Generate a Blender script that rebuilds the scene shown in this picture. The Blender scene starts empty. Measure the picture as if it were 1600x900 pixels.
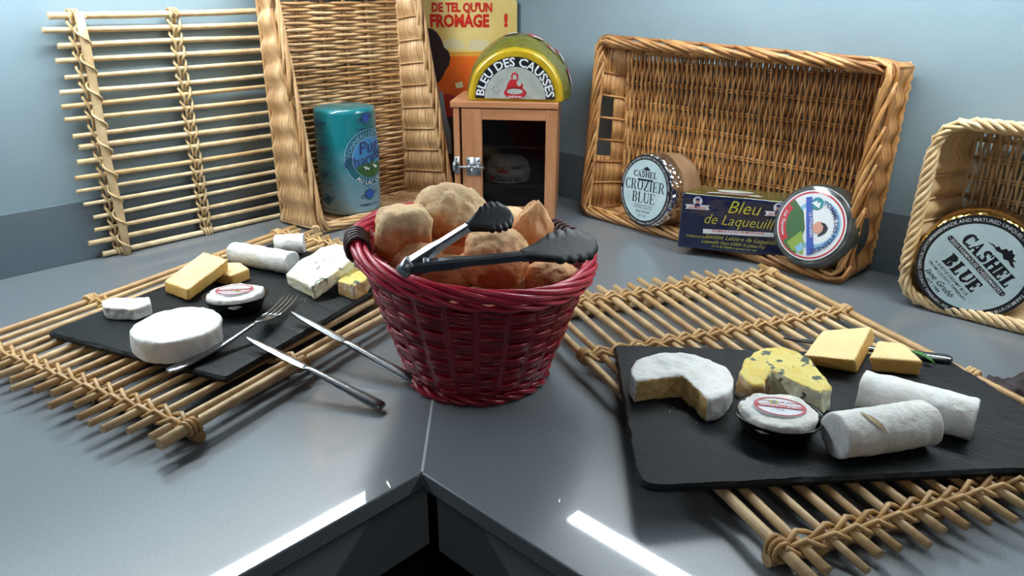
import bpy, bmesh, math, random
from math import sin, cos, pi, radians, sqrt, atan2
from mathutils import Matrix, Vector, noise, Euler

random.seed(7)
C = bpy.context.scene.collection
sc = bpy.context.scene

# ------------------------------------------------------------------ camera
# everything is laid out in layout units; the last lines scale it all by K to metres
K = 1.25
cam = bpy.data.objects.new('camera', bpy.data.cameras.new('camera')); C.objects.link(cam)
cam.location = (-0.9577, -1.03505, 0.33)
_R = Matrix([[0.690195, 0.268018, -0.672159], [-0.723618, 0.259109, -0.639718], [0.002707, 0.927917, 0.372778]])
cam.rotation_euler = _R.to_euler()
cam.data.sensor_width = 36.0
cam.data.lens = 1159.672 / 1600 * 36.0
cam.data.clip_start = 0.01
sc.camera = cam

# ------------------------------------------------------------------ light and exposure
sc.view_settings.view_transform = 'Standard'
sc.view_settings.look = 'None'
sc.view_settings.exposure = 0.12
sc.view_settings.gamma = 1.0
w = bpy.data.worlds.new('room'); sc.world = w; w.use_nodes = True
w.node_tree.nodes['Background'].inputs[0].default_value = (0.55, 0.68, 0.85, 1)
w.node_tree.nodes['Background'].inputs[1].default_value = 0.06
TUBE_STRENGTH = 58.0
def area(name, loc, target, size, power, color):
    l = bpy.data.lights.new(name, 'AREA'); l.shape = 'DISK'; l.size = size; l.energy = power; l.color = color
    o = bpy.data.objects.new(name, l); C.objects.link(o); o.location = loc
    o.rotation_euler = (Vector(target) - Vector(loc)).to_track_quat('-Z', 'Y').to_euler()
    return o
area('room_fill_light', (-1.75, -1.9, 1.35), (-.5, -.55, 0), .5, 3.2, (1.0, .93, .86))  # unseen fill added behind the camera to light the fronts

# ------------------------------------------------------------------ helpers
def srgb(h):
    h = h.lstrip('#'); r = []
    for i in (0, 2, 4):
        c = int(h[i:i+2], 16) / 255
        r.append(c / 12.92 if c <= .04045 else ((c + .055) / 1.055) ** 2.4)
    return tuple(r) + (1,)

class NT:
    def __init__(s, name):
        s.m = bpy.data.materials.new(name); s.m.use_nodes = True
        s.t = s.m.node_tree; s.b = s.t.nodes['Principled BSDF']
        s.o = s.t.nodes['Material Output']
    def n(s, typ, **kw):
        x = s.t.nodes.new(typ)
        for k, v in kw.items():
            if k.startswith('i_'):
                x.inputs[k[2:].replace('_', ' ')].default_value = v
            else: setattr(x, k, v)
        return x
    def l(s, a, b): s.t.links.new(a, b)
    def coord(s, kind='Object', scale=(1, 1, 1)):
        tc = s.n('ShaderNodeTexCoord'); mp = s.n('ShaderNodeMapping')
        mp.inputs['Scale'].default_value = scale
        s.l(tc.outputs[kind], mp.inputs['Vector']); return mp.outputs[0]
    def noise(s, vec, scale, detail=3, rough=.55):
        x = s.n('ShaderNodeTexNoise'); x.inputs['Scale'].default_value = scale
        x.inputs['Detail'].default_value = detail; x.inputs['Roughness'].default_value = rough
        s.l(vec, x.inputs['Vector']); return x.outputs['Fac']
    def ramp(s, fac, stops):
        x = s.n('ShaderNodeValToRGB'); e = x.color_ramp.elements
        while len(e) > 1: e.remove(e[-1])
        e[0].position = stops[0][0]; e[0].color = srgb(stops[0][1])
        for p, c in stops[1:]:
            q = e.new(p); q.color = srgb(c)
        s.l(fac, x.inputs[0]); return x.outputs[0]
    def mix(s, fac, a, b, mode='MIX'):
        x = s.n('ShaderNodeMix', data_type='RGBA', blend_type=mode)
        for i, v in ((0, fac), (6, a), (7, b)):
            if hasattr(v, 'is_output'): s.l(v, x.inputs[i])
            else: x.inputs[i].default_value = v if i == 0 else (srgb(v) if isinstance(v, str) else v)
        return x.outputs[2]
    def bump(s, h, strength=.3, dist=.001):
        x = s.n('ShaderNodeBump'); x.inputs['Strength'].default_value = strength
        x.inputs['Distance'].default_value = dist; s.l(h, x.inputs['Height']); s.l(x.outputs[0], s.b.inputs['Normal'])
    def set(s, **kw):
        for k, v in kw.items(): s.b.inputs[k.replace('_', ' ')].default_value = v
        return s

def flat(name, color, rough=.5, metal=0., spec=.5, coat=0.):
    t = NT(name); t.set(Base_Color=srgb(color), Roughness=rough, Metallic=metal, Specular_IOR_Level=spec, Coat_Weight=coat)
    return t.m

def mottled(name, stops, scale, rough=.6, bump=.3, bscale=None, dist=.001, stretch=(1, 1, 1), metal=0., spec=.5, coat=0., detail=4):
    t = NT(name); v = t.coord('Object', stretch); f = t.noise(v, scale, detail)
    t.l(t.ramp(f, stops), t.b.inputs['Base Color'])
    if bump: t.bump(t.noise(v, bscale or scale * 2, 4), bump, dist)
    t.set(Roughness=rough, Metallic=metal, Specular_IOR_Level=spec, Coat_Weight=coat)
    return t.m

def cane(name, stops, dark=None, rough=.42, obj_rand=False, spots=True, spec=.5):
    """willow: tone differs from strand to strand, grain along it"""
    t = NT(name)
    if obj_rand:
        oi = t.n('ShaderNodeObjectInfo'); rnd = oi.outputs['Random']
    else:
        g = t.n('ShaderNodeNewGeometry'); rnd = g.outputs['Random Per Island']
    c = t.ramp(rnd, stops)
    v = t.coord('Object'); f = t.noise(v, 55, 4)
    m = t.n('ShaderNodeMapRange'); t.l(f, m.inputs[0]); m.inputs[1].default_value = .35; m.inputs[2].default_value = .7
    m.inputs[3].default_value = 0; m.inputs[4].default_value = .55
    c = t.mix(m.outputs[0], c, dark or '#8a5a28')
    t.l(c, t.b.inputs['Base Color'])
    t.bump(t.noise(t.coord('Object'), 260, 3), .25, .0008)
    t.set(Roughness=rough, Specular_IOR_Level=spec)
    return t.m

class MB:
    def __init__(s): s.v = []; s.f = []; s.mi = []; s.cur = 0
    def add(s, vs, fs, M=None):
        b = len(s.v)
        s.v += [tuple(M @ Vector(p)) if M else tuple(p) for p in vs]
        s.f += [tuple(i + b for i in q) for q in fs]; s.mi += [s.cur] * len(fs)
    def box(s, c, d, M=None):
        x, y, z = c; a, b, h = d[0] / 2, d[1] / 2, d[2] / 2
        vs = [(x + i * a, y + j * b, z + k * h) for i in (-1, 1) for j in (-1, 1) for k in (-1, 1)]
        s.add(vs, [(0, 1, 3, 2), (4, 6, 7, 5), (0, 4, 5, 1), (2, 3, 7, 6), (0, 2, 6, 4), (1, 5, 7, 3)], M)
    def rings(s, rs, caps=True, closed=False):
        n = len(rs[0]); vs = [p for r in rs for p in r]; fs = []
        m = len(rs)
        for i in range(m if closed else m - 1):
            j = (i + 1) % m
            for k in range(n):
                k2 = (k + 1) % n
                fs.append((i * n + k, i * n + k2, j * n + k2, j * n + k))
        if caps and not closed:
            fs.append(tuple(reversed(range(n)))); fs.append(tuple((m - 1) * n + k for k in range(n)))
        s.add(vs, fs)
    def tube(s, pts, r, n=6, closed=False, caps=True, flatn=None, fr=1.0):
        """tube along pts; flatn = direction in which the section is squeezed by fr"""
        pts = [Vector(p) for p in pts]; m = len(pts); rs = []
        up = None
        for i, p in enumerate(pts):
            a = pts[(i - 1) % m] if (closed or i > 0) else p
            b = pts[(i + 1) % m] if (closed or i < m - 1) else p
            t = (b - a)
            if t.length < 1e-9: t = Vector((0, 0, 1))
            t.normalize()
            if flatn is not None: up0 = Vector(flatn)
            elif up is None: up0 = Vector((0, 0, 1)) if abs(t.z) < .9 else Vector((1, 0, 0))
            else: up0 = up
            u = up0 - t * up0.dot(t)
            if u.length < 1e-6: u = t.orthogonal()
            u.normalize(); up = u; w_ = t.cross(u)
            rr = r[i] if isinstance(r, (list, tuple)) else r
            rs.append([p + (u * cos(2 * pi * k / n) * fr + w_ * sin(2 * pi * k / n)) * rr for k in range(n)])
        s.rings(rs, caps, closed)
    def cyl(s, a, b, r, n=12, r2=None):
        s.tube([a, b], [r, r if r2 is None else r2], n)
    def lathe(s, prof, n=32, M=None, cap=True):
        vs = []; fs = []
        for (r, z) in prof:
            for k in range(n): vs.append((r * cos(2 * pi * k / n), r * sin(2 * pi * k / n), z))
        m = len(prof)
        for i in range(m - 1):
            for k in range(n):
                k2 = (k + 1) % n; fs.append((i * n + k, i * n + k2, (i + 1) * n + k2, (i + 1) * n + k))
        if cap:
            fs.append(tuple(reversed(range(n)))); fs.append(tuple((m - 1) * n + k for k in range(n)))
        s.add(vs, fs, M)
    def prism(s, poly, z0, z1, M=None):
        n = len(poly); vs = [(p[0], p[1], z0) for p in poly] + [(p[0], p[1], z1) for p in poly]
        fs = [tuple(reversed(range(n))), tuple(range(n, 2 * n))] + [(i, (i + 1) % n, n + (i + 1) % n, n + i) for i in range(n)]
        s.add(vs, fs, M)
    def mesh(s, name, mats, smooth=True):
        me = bpy.data.meshes.new(name); me.from_pydata(s.v, [], s.f)
        for m in (mats if isinstance(mats, (list, tuple)) else [mats]): me.materials.append(m)
        for p, mi in zip(me.polygons, s.mi): p.material_index = mi
        if smooth:
            for p in me.polygons: p.use_smooth = len(p.vertices) < 5
        me.update(); return me
    def build(s, name, mats, parent=None, smooth=True, **kw):
        return link(name, s.mesh(name, mats, smooth), parent, **kw)

def link(name, me, parent=None, loc=None, rot=None, kind=None, label=None):
    o = bpy.data.objects.new(name, me); C.objects.link(o)
    if parent: o.parent = parent
    if loc: o.location = loc
    if rot: o.rotation_euler = rot
    if kind: o['kind'] = kind
    if label: o['label'] = label
    return o
def tag(o, label, cat, group=None):
    o['label'] = label; o['category'] = cat
    if group: o['group'] = group
    return o
def thing(name, label, cat, loc=(0, 0, 0), rot=(0, 0, 0), group=None):
    o = bpy.data.objects.new(name, None); C.objects.link(o); o.empty_display_size = .02
    o.location = loc; o.rotation_euler = rot; return tag(o, label, cat, group)
def frame_rot(ex, ey, ez): return Matrix((ex, ey, ez)).transposed().to_euler()

def recalc(me):
    bm = bmesh.new(); bm.from_mesh(me); bmesh.ops.recalc_face_normals(bm, faces=bm.faces); bm.to_mesh(me); bm.free()

def organic(name, mb, voxel, bevel=0., disp=.0006, dscale=60, smooth_it=2, matfn=None, mats=None, parent=None, seed=0, disp2=0., ds2=200, **kw):
    """remesh a rough body into one dense skin, soften it, roughen it with noise"""
    me = mb.mesh('tmp', [bpy.data.materials[0]] if not mats else mats, False); recalc(me)
    o = bpy.data.objects.new('tmp', me); C.objects.link(o)
    if bevel:
        b = o.modifiers.new('b', 'BEVEL'); b.width = bevel; b.segments = 2; b.limit_method = 'ANGLE'
    r = o.modifiers.new('r', 'REMESH'); r.mode = 'VOXEL'; r.voxel_size = voxel
    if smooth_it:
        s_ = o.modifiers.new('s', 'SMOOTH'); s_.iterations = smooth_it; s_.factor = .5
    dg = bpy.context.evaluated_depsgraph_get()
    m2 = bpy.data.meshes.new_from_object(o.evaluated_get(dg)); m2.name = name
    bpy.data.objects.remove(o)
    off = Vector((seed * 3.1, seed * 1.7, seed * .9))
    ns = [v.normal.copy() for v in m2.vertices]
    for v, nn in zip(m2.vertices, ns):
        d = noise.fractal((v.co + off) * dscale, 1.0, 2.0, 3) * disp
        if disp2: d += noise.noise((v.co + off) * ds2) * disp2
        v.co += nn * d
    m2.materials.clear()
    for m in mats: m2.materials.append(m)
    for p in m2.polygons:
        p.use_smooth = True
        p.material_index = matfn(p.center, p.normal) if matfn else 0
    m2.update()
    return link(name, m2, parent, **kw)

_tc = {}
def text2d(body, size=1., bold=0., shear=0., sx=1., align='CENTER'):
    key = (body, bold, shear, align)
    if key not in _tc:
        c = bpy.data.curves.new('txt', 'FONT'); c.body = body; c.align_x = align; c.size = 1; c.shear = shear
        c.offset = bold; c.resolution_u = 2; c.fill_mode = 'BOTH'
        o = bpy.data.objects.new('txt', c); me = bpy.data.meshes.new_from_object(o)
        _tc[key] = ([tuple(v.co[:2]) for v in me.vertices], [tuple(p.vertices) for p in me.polygons])
        bpy.data.objects.remove(o); bpy.data.curves.remove(c); bpy.data.meshes.remove(me)
    vs, fs = _tc[key]
    return [(x * size * sx, y * size) for x, y in vs], fs
def put(mb, vf, fn):
    vs, fs = vf
    # faces in the text mesh may face down: put them the right way round
    def area2(f): return sum(vs[f[i]][0] * vs[f[(i + 1) % len(f)]][1] - vs[f[(i + 1) % len(f)]][0] * vs[f[i]][1] for i in range(len(f)))
    mb.add([fn(x, y) for x, y in vs], [f if area2(f) > 0 else tuple(reversed(f)) for f in fs])
def plane_fn(x0, y0, h, ang=0.):
    c, s = cos(ang), sin(ang)
    return lambda x, y: (x0 + x * c - y * s, y0 + x * s + y * c, h)
def arc_fn(R, a0, h, cx=0., cy=0., inside=False):
    """text bent round a circle; a0 = angle of its middle; inside = read from the centre (lower arc)"""
    if inside: return lambda x, y: (cx + (R - y) * cos(a0 + x / R), cy + (R - y) * sin(a0 + x / R), h)
    return lambda x, y: (cx + (R + y) * cos(a0 - x / R), cy + (R + y) * sin(a0 - x / R), h)
def ell(cx, cy, rx, ry, n=40, a0=0., a1=2 * pi, rot=0.):
    pts = []
    full = abs(a1 - a0 - 2 * pi) < 1e-6
    for i in range(n if full else n + 1):
        a = a0 + (a1 - a0) * i / n; x, y = rx * cos(a), ry * sin(a)
        pts.append((cx + x * cos(rot) - y * sin(rot), cy + x * sin(rot) + y * cos(rot)))
    return pts
def poly(mb, pts, fn):
    a = sum(pts[i][0] * pts[(i + 1) % len(pts)][1] - pts[(i + 1) % len(pts)][0] * pts[i][1] for i in range(len(pts)))
    if a < 0: pts = list(reversed(pts))
    mb.add([fn(x, y) for x, y in pts], [tuple(range(len(pts)))])
def ring(mb, cx, cy, r0, r1, fn, n=48, a0=0., a1=2 * pi, ky=1.):
    for i in range(n):
        p, q = a0 + (a1 - a0) * i / n, a0 + (a1 - a0) * (i + 1) / n
        poly(mb, [(cx + r0 * cos(p), cy + r0 * sin(p) * ky), (cx + r1 * cos(p), cy + r1 * sin(p) * ky),
                  (cx + r1 * cos(q), cy + r1 * sin(q) * ky), (cx + r0 * cos(q), cy + r0 * sin(q) * ky)], fn)

# slab-serif capitals, drawn from strokes: t = thick stroke, n = thin stroke
def glyph(ch, t=.2, n=.07, s=.1):
    P = []; W = .72
    def R(x0, y0, x1, y1): P.append([(x0, y0), (x1, y0), (x1, y1), (x0, y1)])
    def A(cx, cy, rx, ry, a0, a1, tx, ty, k=10):
        for i in range(k):
            p, q = radians(a0 + (a1 - a0) * i / k), radians(a0 + (a1 - a0) * (i + 1) / k)
            P.append([(cx + rx * cos(p), cy + ry * sin(p)), (cx + rx * cos(q), cy + ry * sin(q)),
                      (cx + (rx - tx) * cos(q), cy + (ry - ty) * sin(q)), (cx + (rx - tx) * cos(p), cy + (ry - ty) * sin(p))])
    def stem(x, lo=0, hi=1):
        R(x, lo, x + t, hi)
        if lo == 0: R(x - s * .7, 0, x + t + s * .7, n)
        if hi == 1: R(x - s * .7, 1 - n, x + t + s * .7, 1)
    if ch == 'C': A(.42, .5, .42, .5, 45, 315, t, n * 1.2, 16); R(.66, .68, .66 + n, 1); R(.66, 0, .66 + n, .3); W = .78
    elif ch == 'O': A(.42, .5, .42, .5, 0, 360, t, n * 1.2, 20); W = .86
    elif ch == 'A':
        P.append([(.04, 0), (.04 + n * 1.2, 0), (.42, .9), (.38, 1)]); P.append([(.34, 1), (.46, 1), (.8, 0), (.8 - t * 1.1, 0)])
        R(.16, .28, .62, .28 + n * 1.2); R(-.04, 0, .24, n); R(.5, 0, .9, n); W = .88
    elif ch == 'S':
        A(.34, .73, .32, .27, 30, 270, t * .85, n * 1.6, 12); A(.34, .27, .34, .27, 90, -150, t * .85, n * 1.6, 12)
        R(.58, .7, .58 + n, 1); R(.0, .0, n, .32); W = .7
    elif ch == 'H': stem(.06); stem(.6); R(.2, .46, .7, .46 + n * 1.3); W = .88
    elif ch == 'E': stem(.06); R(.1, 1 - n, .68, 1); R(.1, 0, .7, n); R(.2, .47, .5, .47 + n); R(.68 - n, .72, .68, 1); R(.7 - n, 0, .7, .28); R(.5 - n, .36, .5, .66); W = .74
    elif ch == 'L': stem(.06); R(.1, 0, .66, n); R(.66 - n, 0, .66, .32); W = .7
    elif ch == 'B': stem(.06); R(.1, 1 - n, .4, 1); R(.1, 0, .42, n); R(.2, .48, .42, .48 + n); A(.38, .745, .28, .255, 90, -90, t, n, 8); A(.4, .26, .31, .26, 90, -90, t, n, 8); W = .76
    elif ch == 'U': R(.06, .3, .06 + t, 1); R(-.01, 1 - n, .06 + t + s * .7, 1); R(.66, .3, .66 + n * 1.3, 1); R(.56, 1 - n, .82, 1); A(.41, .32, .35, .32, 180, 360, t * .8, n * 1.5, 10); W = .84
    elif ch == 'R': stem(.06); R(.1, 1 - n, .4, 1); R(.2, .46, .42, .46 + n); A(.38, .73, .3, .27, 90, -90, t, n, 8); P.append([(.34, .48), (.34 + t, .48), (.78, 0), (.78 - t, 0)]); R(.6, 0, .86, n); W = .84
    elif ch == 'Z': R(.04, 1 - n, .7, 1); R(.04, 0, .72, n); P.append([(.04, n), (.04 + t * 1.1, n), (.7, 1 - n), (.7 - t * 1.1, 1 - n)]); R(.04, .72, .04 + n, 1); R(.72 - n, 0, .72, .28); W = .76
    elif ch == 'I': stem(.1); W = .3 + t * .5
    elif ch == ' ': W = .35
    return P, W
def serif_text(mb, body, h, fn, sx=1., gap=.07, t=.2, n=.07):
    total = sum(glyph(c, t, n)[1] + gap for c in body) - gap
    x = -total / 2
    for c in body:
        P, W = glyph(c, t, n)
        for pts in P: poly(mb, [((x + a) * h * sx, b * h) for a, b in pts], fn)
        x += W + gap

# ------------------------------------------------------------------ materials
M = {}
t = NT('painted_wall'); v = t.coord('Object')
t.l(t.ramp(t.noise(v, 6, 3), [(.3, '#7d9099'), (.7, '#85989f')]), t.b.inputs['Base Color']); t.bump(t.noise(v, 350, 2), .06, .0005)
t.set(Roughness=.45, Specular_IOR_Level=.4); M['wall'] = t.m
t = NT('grey_solid_surface'); v = t.coord('Object')
c1 = t.ramp(t.noise(v, 900, 2, .8), [(.35, '#5d6469'), (.5, '#676d72'), (.68, '#797e82')])
t.l(c1, t.b.inputs['Base Color'])
t.set(Roughness=.3, Specular_IOR_Level=.6)
t.b.inputs['Coat Weight'].default_value = .5; t.b.inputs['Coat Roughness'].default_value = .03
M['counter'] = t.m
M['upstand'] = mottled('grey_upstand', [(.35, '#56636b'), (.65, '#616e76')], 500, .35, 0)
M['joint'] = flat('joint_filler', '#a9adb0', .5)
M['fascia'] = flat('grey_laminate', '#7f878c', .45)
M['voidshade'] = flat('void_shade_black', '#101113', .5)  # near-black colour stands in for shade in the open void below the fascia
M['floor'] = mottled('dark_floor', [(.3, '#15171a'), (.7, '#202326')], 30, .5, .1)
M['rod'] = cane('peeled_willow_rod', [(0, '#b9935f'), (.35, '#cdab7a'), (.7, '#d8bb8c'), (1, '#bd935e')], '#7c5630', .4, True)
M['palerod'] = cane('pale_willow_rod', [(0, '#cfb48a'), (.35, '#dcc39a'), (.7, '#e3cda6'), (1, '#c9a876')], '#a07c4c', .42, True)
M['bind'] = cane('willow_binding', [(0, '#b38a55'), (.5, '#cda56c'), (1, '#ddbb88')], '#8a6032')
M['palebind'] = cane('pale_willow_binding', [(0, '#c0a273'), (.5, '#d2b687'), (1, '#e0c79c')], '#94713f')
M['honey'] = cane('honey_willow', [(0, '#a87e50'), (.3, '#cda474'), (.6, '#dfbd90'), (1, '#ba8c58')], '#94683a', .38)
M['amber'] = cane('amber_willow', [(0, '#925e2e'), (.3, '#be884e'), (.6, '#d6a468'), (1, '#a46c38')], '#704420', .35)
M['cream'] = cane('cream_willow', [(0, '#d8b98a'), (.5, '#e8cfa4'), (1, '#dcbc8c')], '#b8925c', .4)
M['red'] = cane('red_dyed_cane', [(0, '#770d1b'), (.4, '#8c1223'), (.8, '#a01c30'), (1, '#6c0b18')], '#4c0710', .3)
M['redrim'] = cane('red_rim_cane', [(0, '#b01e34'), (.5, '#cf3650'), (1, '#bd2840')], '#7a1020', .3)
M['maroon'] = flat('maroon_binding', '#3d1c20', .45)
t = NT('black_slate'); v = t.coord('Object'); f = t.noise(v, 22, 8, .65)
t.l(t.ramp(f, [(.3, '#0a0d0f'), (.55, '#0e1316'), (.8, '#1e272d')]), t.b.inputs['Base Color'])
f2 = t.noise(t.coord('Object', (1, .35, 1)), 60, 8, .7); t.bump(f2, .9, .003); t.set(Roughness=.45, Specular_IOR_Level=.3); M['slate'] = t.m
M['steel'] = mottled('stainless_steel', [(.3, '#94989c'), (.7, '#b4b8bb')], 40, .24, .05, metal=1.)
M['tongsteel'] = mottled('brushed_tong_steel', [(.3, '#7c8086'), (.7, '#9a9ea2')], 40, .26, .05, metal=1.)
M['dullsteel'] = mottled('galvanised_steel', [(.3, '#8f9499'), (.7, '#b3b8bc')], 90, .38, .1, metal=1.)
M['silicone'] = flat('black_silicone', '#0d0e10', .48)
M['plastic'] = flat('black_plastic', '#0a0b0d', .18)
def cheesemat(name, stops, scale, bump=.5, bs=300, rough=.6, sss=.25, dist=.0015):
    t = NT(name); v = t.coord('Object'); t.l(t.ramp(t.noise(v, scale, 5, .6), stops), t.b.inputs['Base Color'])
    t.bump(t.noise(v, bs, 6, .7), min(1, bump * 1.5), dist); t.set(Roughness=rough, Subsurface_Weight=sss, Subsurface_Scale=.004)
    t.b.inputs['Subsurface Radius'].default_value = (1, .7, .4); return t.m
M['rind'] = cheesemat('white_bloomy_rind', [(.25, '#dcdcd6'), (.5, '#ecece8'), (.8, '#f4f4f2')], 60)
M['ashrind'] = cheesemat('wrinkled_white_rind', [(.25, '#d2d0c6'), (.45, '#e2e1da'), (.8, '#f0f0ec')], 90, .7)
M['paste'] = cheesemat('soft_cheese_paste', [(.3, '#b8934f'), (.55, '#d8b676'), (.8, '#e6cd96')], 120, .6, 260)
M['goat'] = cheesemat('goat_log_end', [(.3, '#b9bcbf'), (.7, '#cfd2d4')], 40, .15)
M['crack'] = cheesemat('crack_paste', [(.3, '#a8946c'), (.7, '#cbb890')], 150, .5)
M['comte'] = cheesemat('yellow_hard_cheese', [(.25, '#e2c283'), (.5, '#e9cd93'), (.8, '#efd6a0')], 35, .2, 400)
M['comterind'] = cheesemat('amber_cut_side', [(.25, '#cf9c48'), (.5, '#d8aa5a'), (.8, '#e0b86c')], 50, .25, 400)
def bluemat(name, base, vein, cut=.62, scale=130):
    t = NT(name); v = t.coord('Object')
    b = t.ramp(t.noise(v, 40, 4), base); f = t.noise(v, scale, 3, .6)
    g = t.noise(t.coord('Object', (1.1, .9, 1)), 35, 2)
    mm = t.n('ShaderNodeMath', operation='MULTIPLY'); t.l(f, mm.inputs[0]); t.l(g, mm.inputs[1])
    r = t.ramp(mm.outputs[0], [(cut * .5, '#000000'), (cut * .5 + .035, '#ffffff')])
    t.l(t.mix(r, b, vein), t.b.inputs['Base Color']); t.bump(t.noise(v, 240, 5), .7, .002)
    t.set(Roughness=.5, Subsurface_Weight=.2, Subsurface_Scale=.003); return t.m
M['blue'] = bluemat('blue_veined_paste', [(.3, '#e2ddb4'), (.6, '#efecd6'), (.8, '#e2d898')], '#5f6b5a', .62)
M['bluetop'] = bluemat('yellow_blue_veined_paste', [(.3, '#d8bc4e'), (.55, '#e0cf78'), (.8, '#d6c262')], '#4a5548', .6)
M['bluerind'] = cheesemat('mottled_pink_rind', [(.3, '#a8827a'), (.45, '#c8a05a'), (.6, '#d8c8b4'), (.8, '#8f6c6c')], 110, .8)
M['yellowrind'] = cheesemat('yellow_rind', [(.3, '#d2a63c'), (.6, '#e0be58'), (.8, '#c99430')], 60, .4)
# bread: floury pale crust above, baked orange-brown sides
def breadmat(name, top, mid, low, lo=.25, hi=.72):
    t = NT(name); tc = t.n('ShaderNodeTexCoord'); sp = t.n('ShaderNodeSeparateXYZ'); t.l(tc.outputs['Generated'], sp.inputs[0])
    v = t.coord('Object'); nf = t.noise(v, 38, 5, .65)
    m1 = t.n('ShaderNodeMath', operation='MULTIPLY_ADD'); t.l(nf, m1.inputs[0]); m1.inputs[1].default_value = .95; m1.inputs[2].default_value = -.47
    m2 = t.n('ShaderNodeMath', operation='ADD'); t.l(sp.outputs['Z'], m2.inputs[0]); t.l(m1.outputs[0], m2.inputs[1])
    c = t.ramp(m2.outputs[0], [(lo, low), ((lo + hi) / 2, mid), (hi, top)])
    f = t.noise(v, 170, 3, .7); c = t.mix(t.ramp(f, [(.55, '#000000'), (.72, '#606060')]), c, '#f0dcc0')
    vo = t.n('ShaderNodeTexVoronoi', feature='DISTANCE_TO_EDGE'); vo.inputs['Scale'].default_value = 48
    wv = t.n('ShaderNodeTexNoise'); wv.inputs['Scale'].default_value = 60; t.l(v, wv.inputs['Vector']); ad = t.n('ShaderNodeMix', data_type='RGBA', blend_type='LINEAR_LIGHT')
    ad.inputs[0].default_value = .02; t.l(v, ad.inputs[6]); t.l(wv.outputs['Color'], ad.inputs[7]); t.l(ad.outputs[2], vo.inputs['Vector'])
    ck = t.ramp(vo.outputs['Distance'], [(.0, '#606060'), (.03, '#000000')]); c = t.mix(ck, c, low)
    t.l(c, t.b.inputs['Base Color']); hh = t.n('ShaderNodeMath', operation='MULTIPLY_ADD'); t.l(t.ramp(vo.outputs['Distance'], [(0, '#000000'), (.06, '#ffffff')]), hh.inputs[0]); hh.inputs[1].default_value = .10
    t.l(t.noise(v, 150, 8, .75), hh.inputs[2]); t.bump(hh.outputs[0], .9, .0030)
    t.set(Roughness=.6, Specular_IOR_Level=.3, Subsurface_Weight=.1, Subsurface_Scale=.004); return t.m
M['bread1'] = breadmat('floury_crust', '#f6d2a0', '#e8a466', '#c0622a')
M['bread2'] = breadmat('baked_crust', '#f4c390', '#e69c64', '#c46a36', .1, .8)
# cabinet wood
t = NT('beech_wood'); v = t.coord('Object', (1, 1, .12)); f = t.noise(v, 90, 5, .6)
t.l(t.ramp(f, [(.3, '#a56e48'), (.55, '#b98058'), (.8, '#c8936a')]), t.b.inputs['Base Color']); t.bump(f, .15, .0006); t.set(Roughness=.45); M['wood'] = t.m
t = NT('beech_wood_rail'); v = t.coord('Object', (.12, 1, 1)); f = t.noise(v, 90, 5, .6)
t.l(t.ramp(f, [(.3, '#a56e48'), (.55, '#b98058'), (.8, '#c8936a')]), t.b.inputs['Base Color']); t.bump(f, .15, .0006); t.set(Roughness=.45); M['woodh'] = t.m
M['shadewood'] = flat('shaded_interior_wood', '#33271f', .6)  # light wood painted dark for the shade inside the cabinet
t = NT('shade_tinted_glass'); tr = t.n('ShaderNodeBsdfTransparent'); tr.inputs[0].default_value = (.8, .8, .82, 1)  # grey tint dims the view in, standing in for inner shade
gl = t.n('ShaderNodeBsdfGlossy'); gl.inputs['Roughness'].default_value = .06
fr = t.n('ShaderNodeFresnel'); fr.inputs[0].default_value = 1.35
mx = t.n('ShaderNodeMixShader'); t.l(fr.outputs[0], mx.inputs[0]); t.l(tr.outputs[0], mx.inputs[1]); t.l(gl.outputs[0], mx.inputs[2]); t.l(mx.outputs[0], t.o.inputs[0]); M['glass'] = t.m
# foils and prints
def foil(name, stops, scale, rough, bump, bs, metal, coat=.0):
    t = NT(name); v = t.coord('Object'); t.l(t.ramp(t.noise(v, scale, 5, .6), stops), t.b.inputs['Base Color'])
    vo = t.n('ShaderNodeTexVoronoi'); vo.inputs['Scale'].default_value = bs; t.l(v, vo.inputs['Vector'])
    t.bump(vo.outputs['Distance'], bump, .003); t.set(Roughness=rough, Metallic=metal, Coat_Weight=coat); return t.m
M['silverfoil'] = foil('crinkled_silver_foil', [(.3, '#c8ccd0'), (.7, '#f0f2f4')], 40, .18, .8, 160, 1.)
M['goldfoil'] = foil('crinkled_gold_foil', [(.3, '#c9a24a'), (.7, '#f0d488')], 40, .2, .8, 160, 1.)
M['brownrind'] = foil('brown_wrapped_side', [(.3, '#8a6a4c'), (.7, '#b08f70')], 30, .3, .35, 60, .15, .4)
M['goldbrown'] = foil('golden_brown_wrapped_side', [(.3, '#7a4a18'), (.7, '#a06a28')], 30, .25, .5, 70, .4, .4)
M['tomerind'] = foil('dark_grey_rind', [(.3, '#2c302c'), (.6, '#3c403a'), (.8, '#4c4b40')], 70, .32, .35, 70, .0, .6)
M['navyfoil'] = foil('navy_printed_film', [(.3, '#101c3c'), (.7, '#16264c')], 18, .22, .25, 60, .15, .8)
M['olivefoil'] = foil('olive_printed_film', [(.3, '#3b3a1c'), (.5, '#5c5526'), (.7, '#2c3a28')], 60, .25, .5, 60, .2, .5)
M['yellowfoil'] = foil('yellow_waxed_wrap', [(.3, '#b19116'), (.7, '#c8aa24')], 30, .3, .3, 70, .1, .5)
M['greenfoil'] = foil('green_gold_wrap', [(.3, '#6c6420'), (.5, '#85802e'), (.75, '#5f6a34')], 60, .28, .5, 80, .3, .5)
t = NT('teal_wrapped_film'); tc = t.n('ShaderNodeTexCoord'); sp = t.n('ShaderNodeSeparateXYZ'); t.l(tc.outputs['Generated'], sp.inputs[0])
v = t.coord('Object'); m1 = t.n('ShaderNodeMath', operation='MULTIPLY_ADD'); t.l(t.noise(v, 18, 4), m1.inputs[0]); m1.inputs[1].default_value = .3; m1.inputs[2].default_value = -.15
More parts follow.
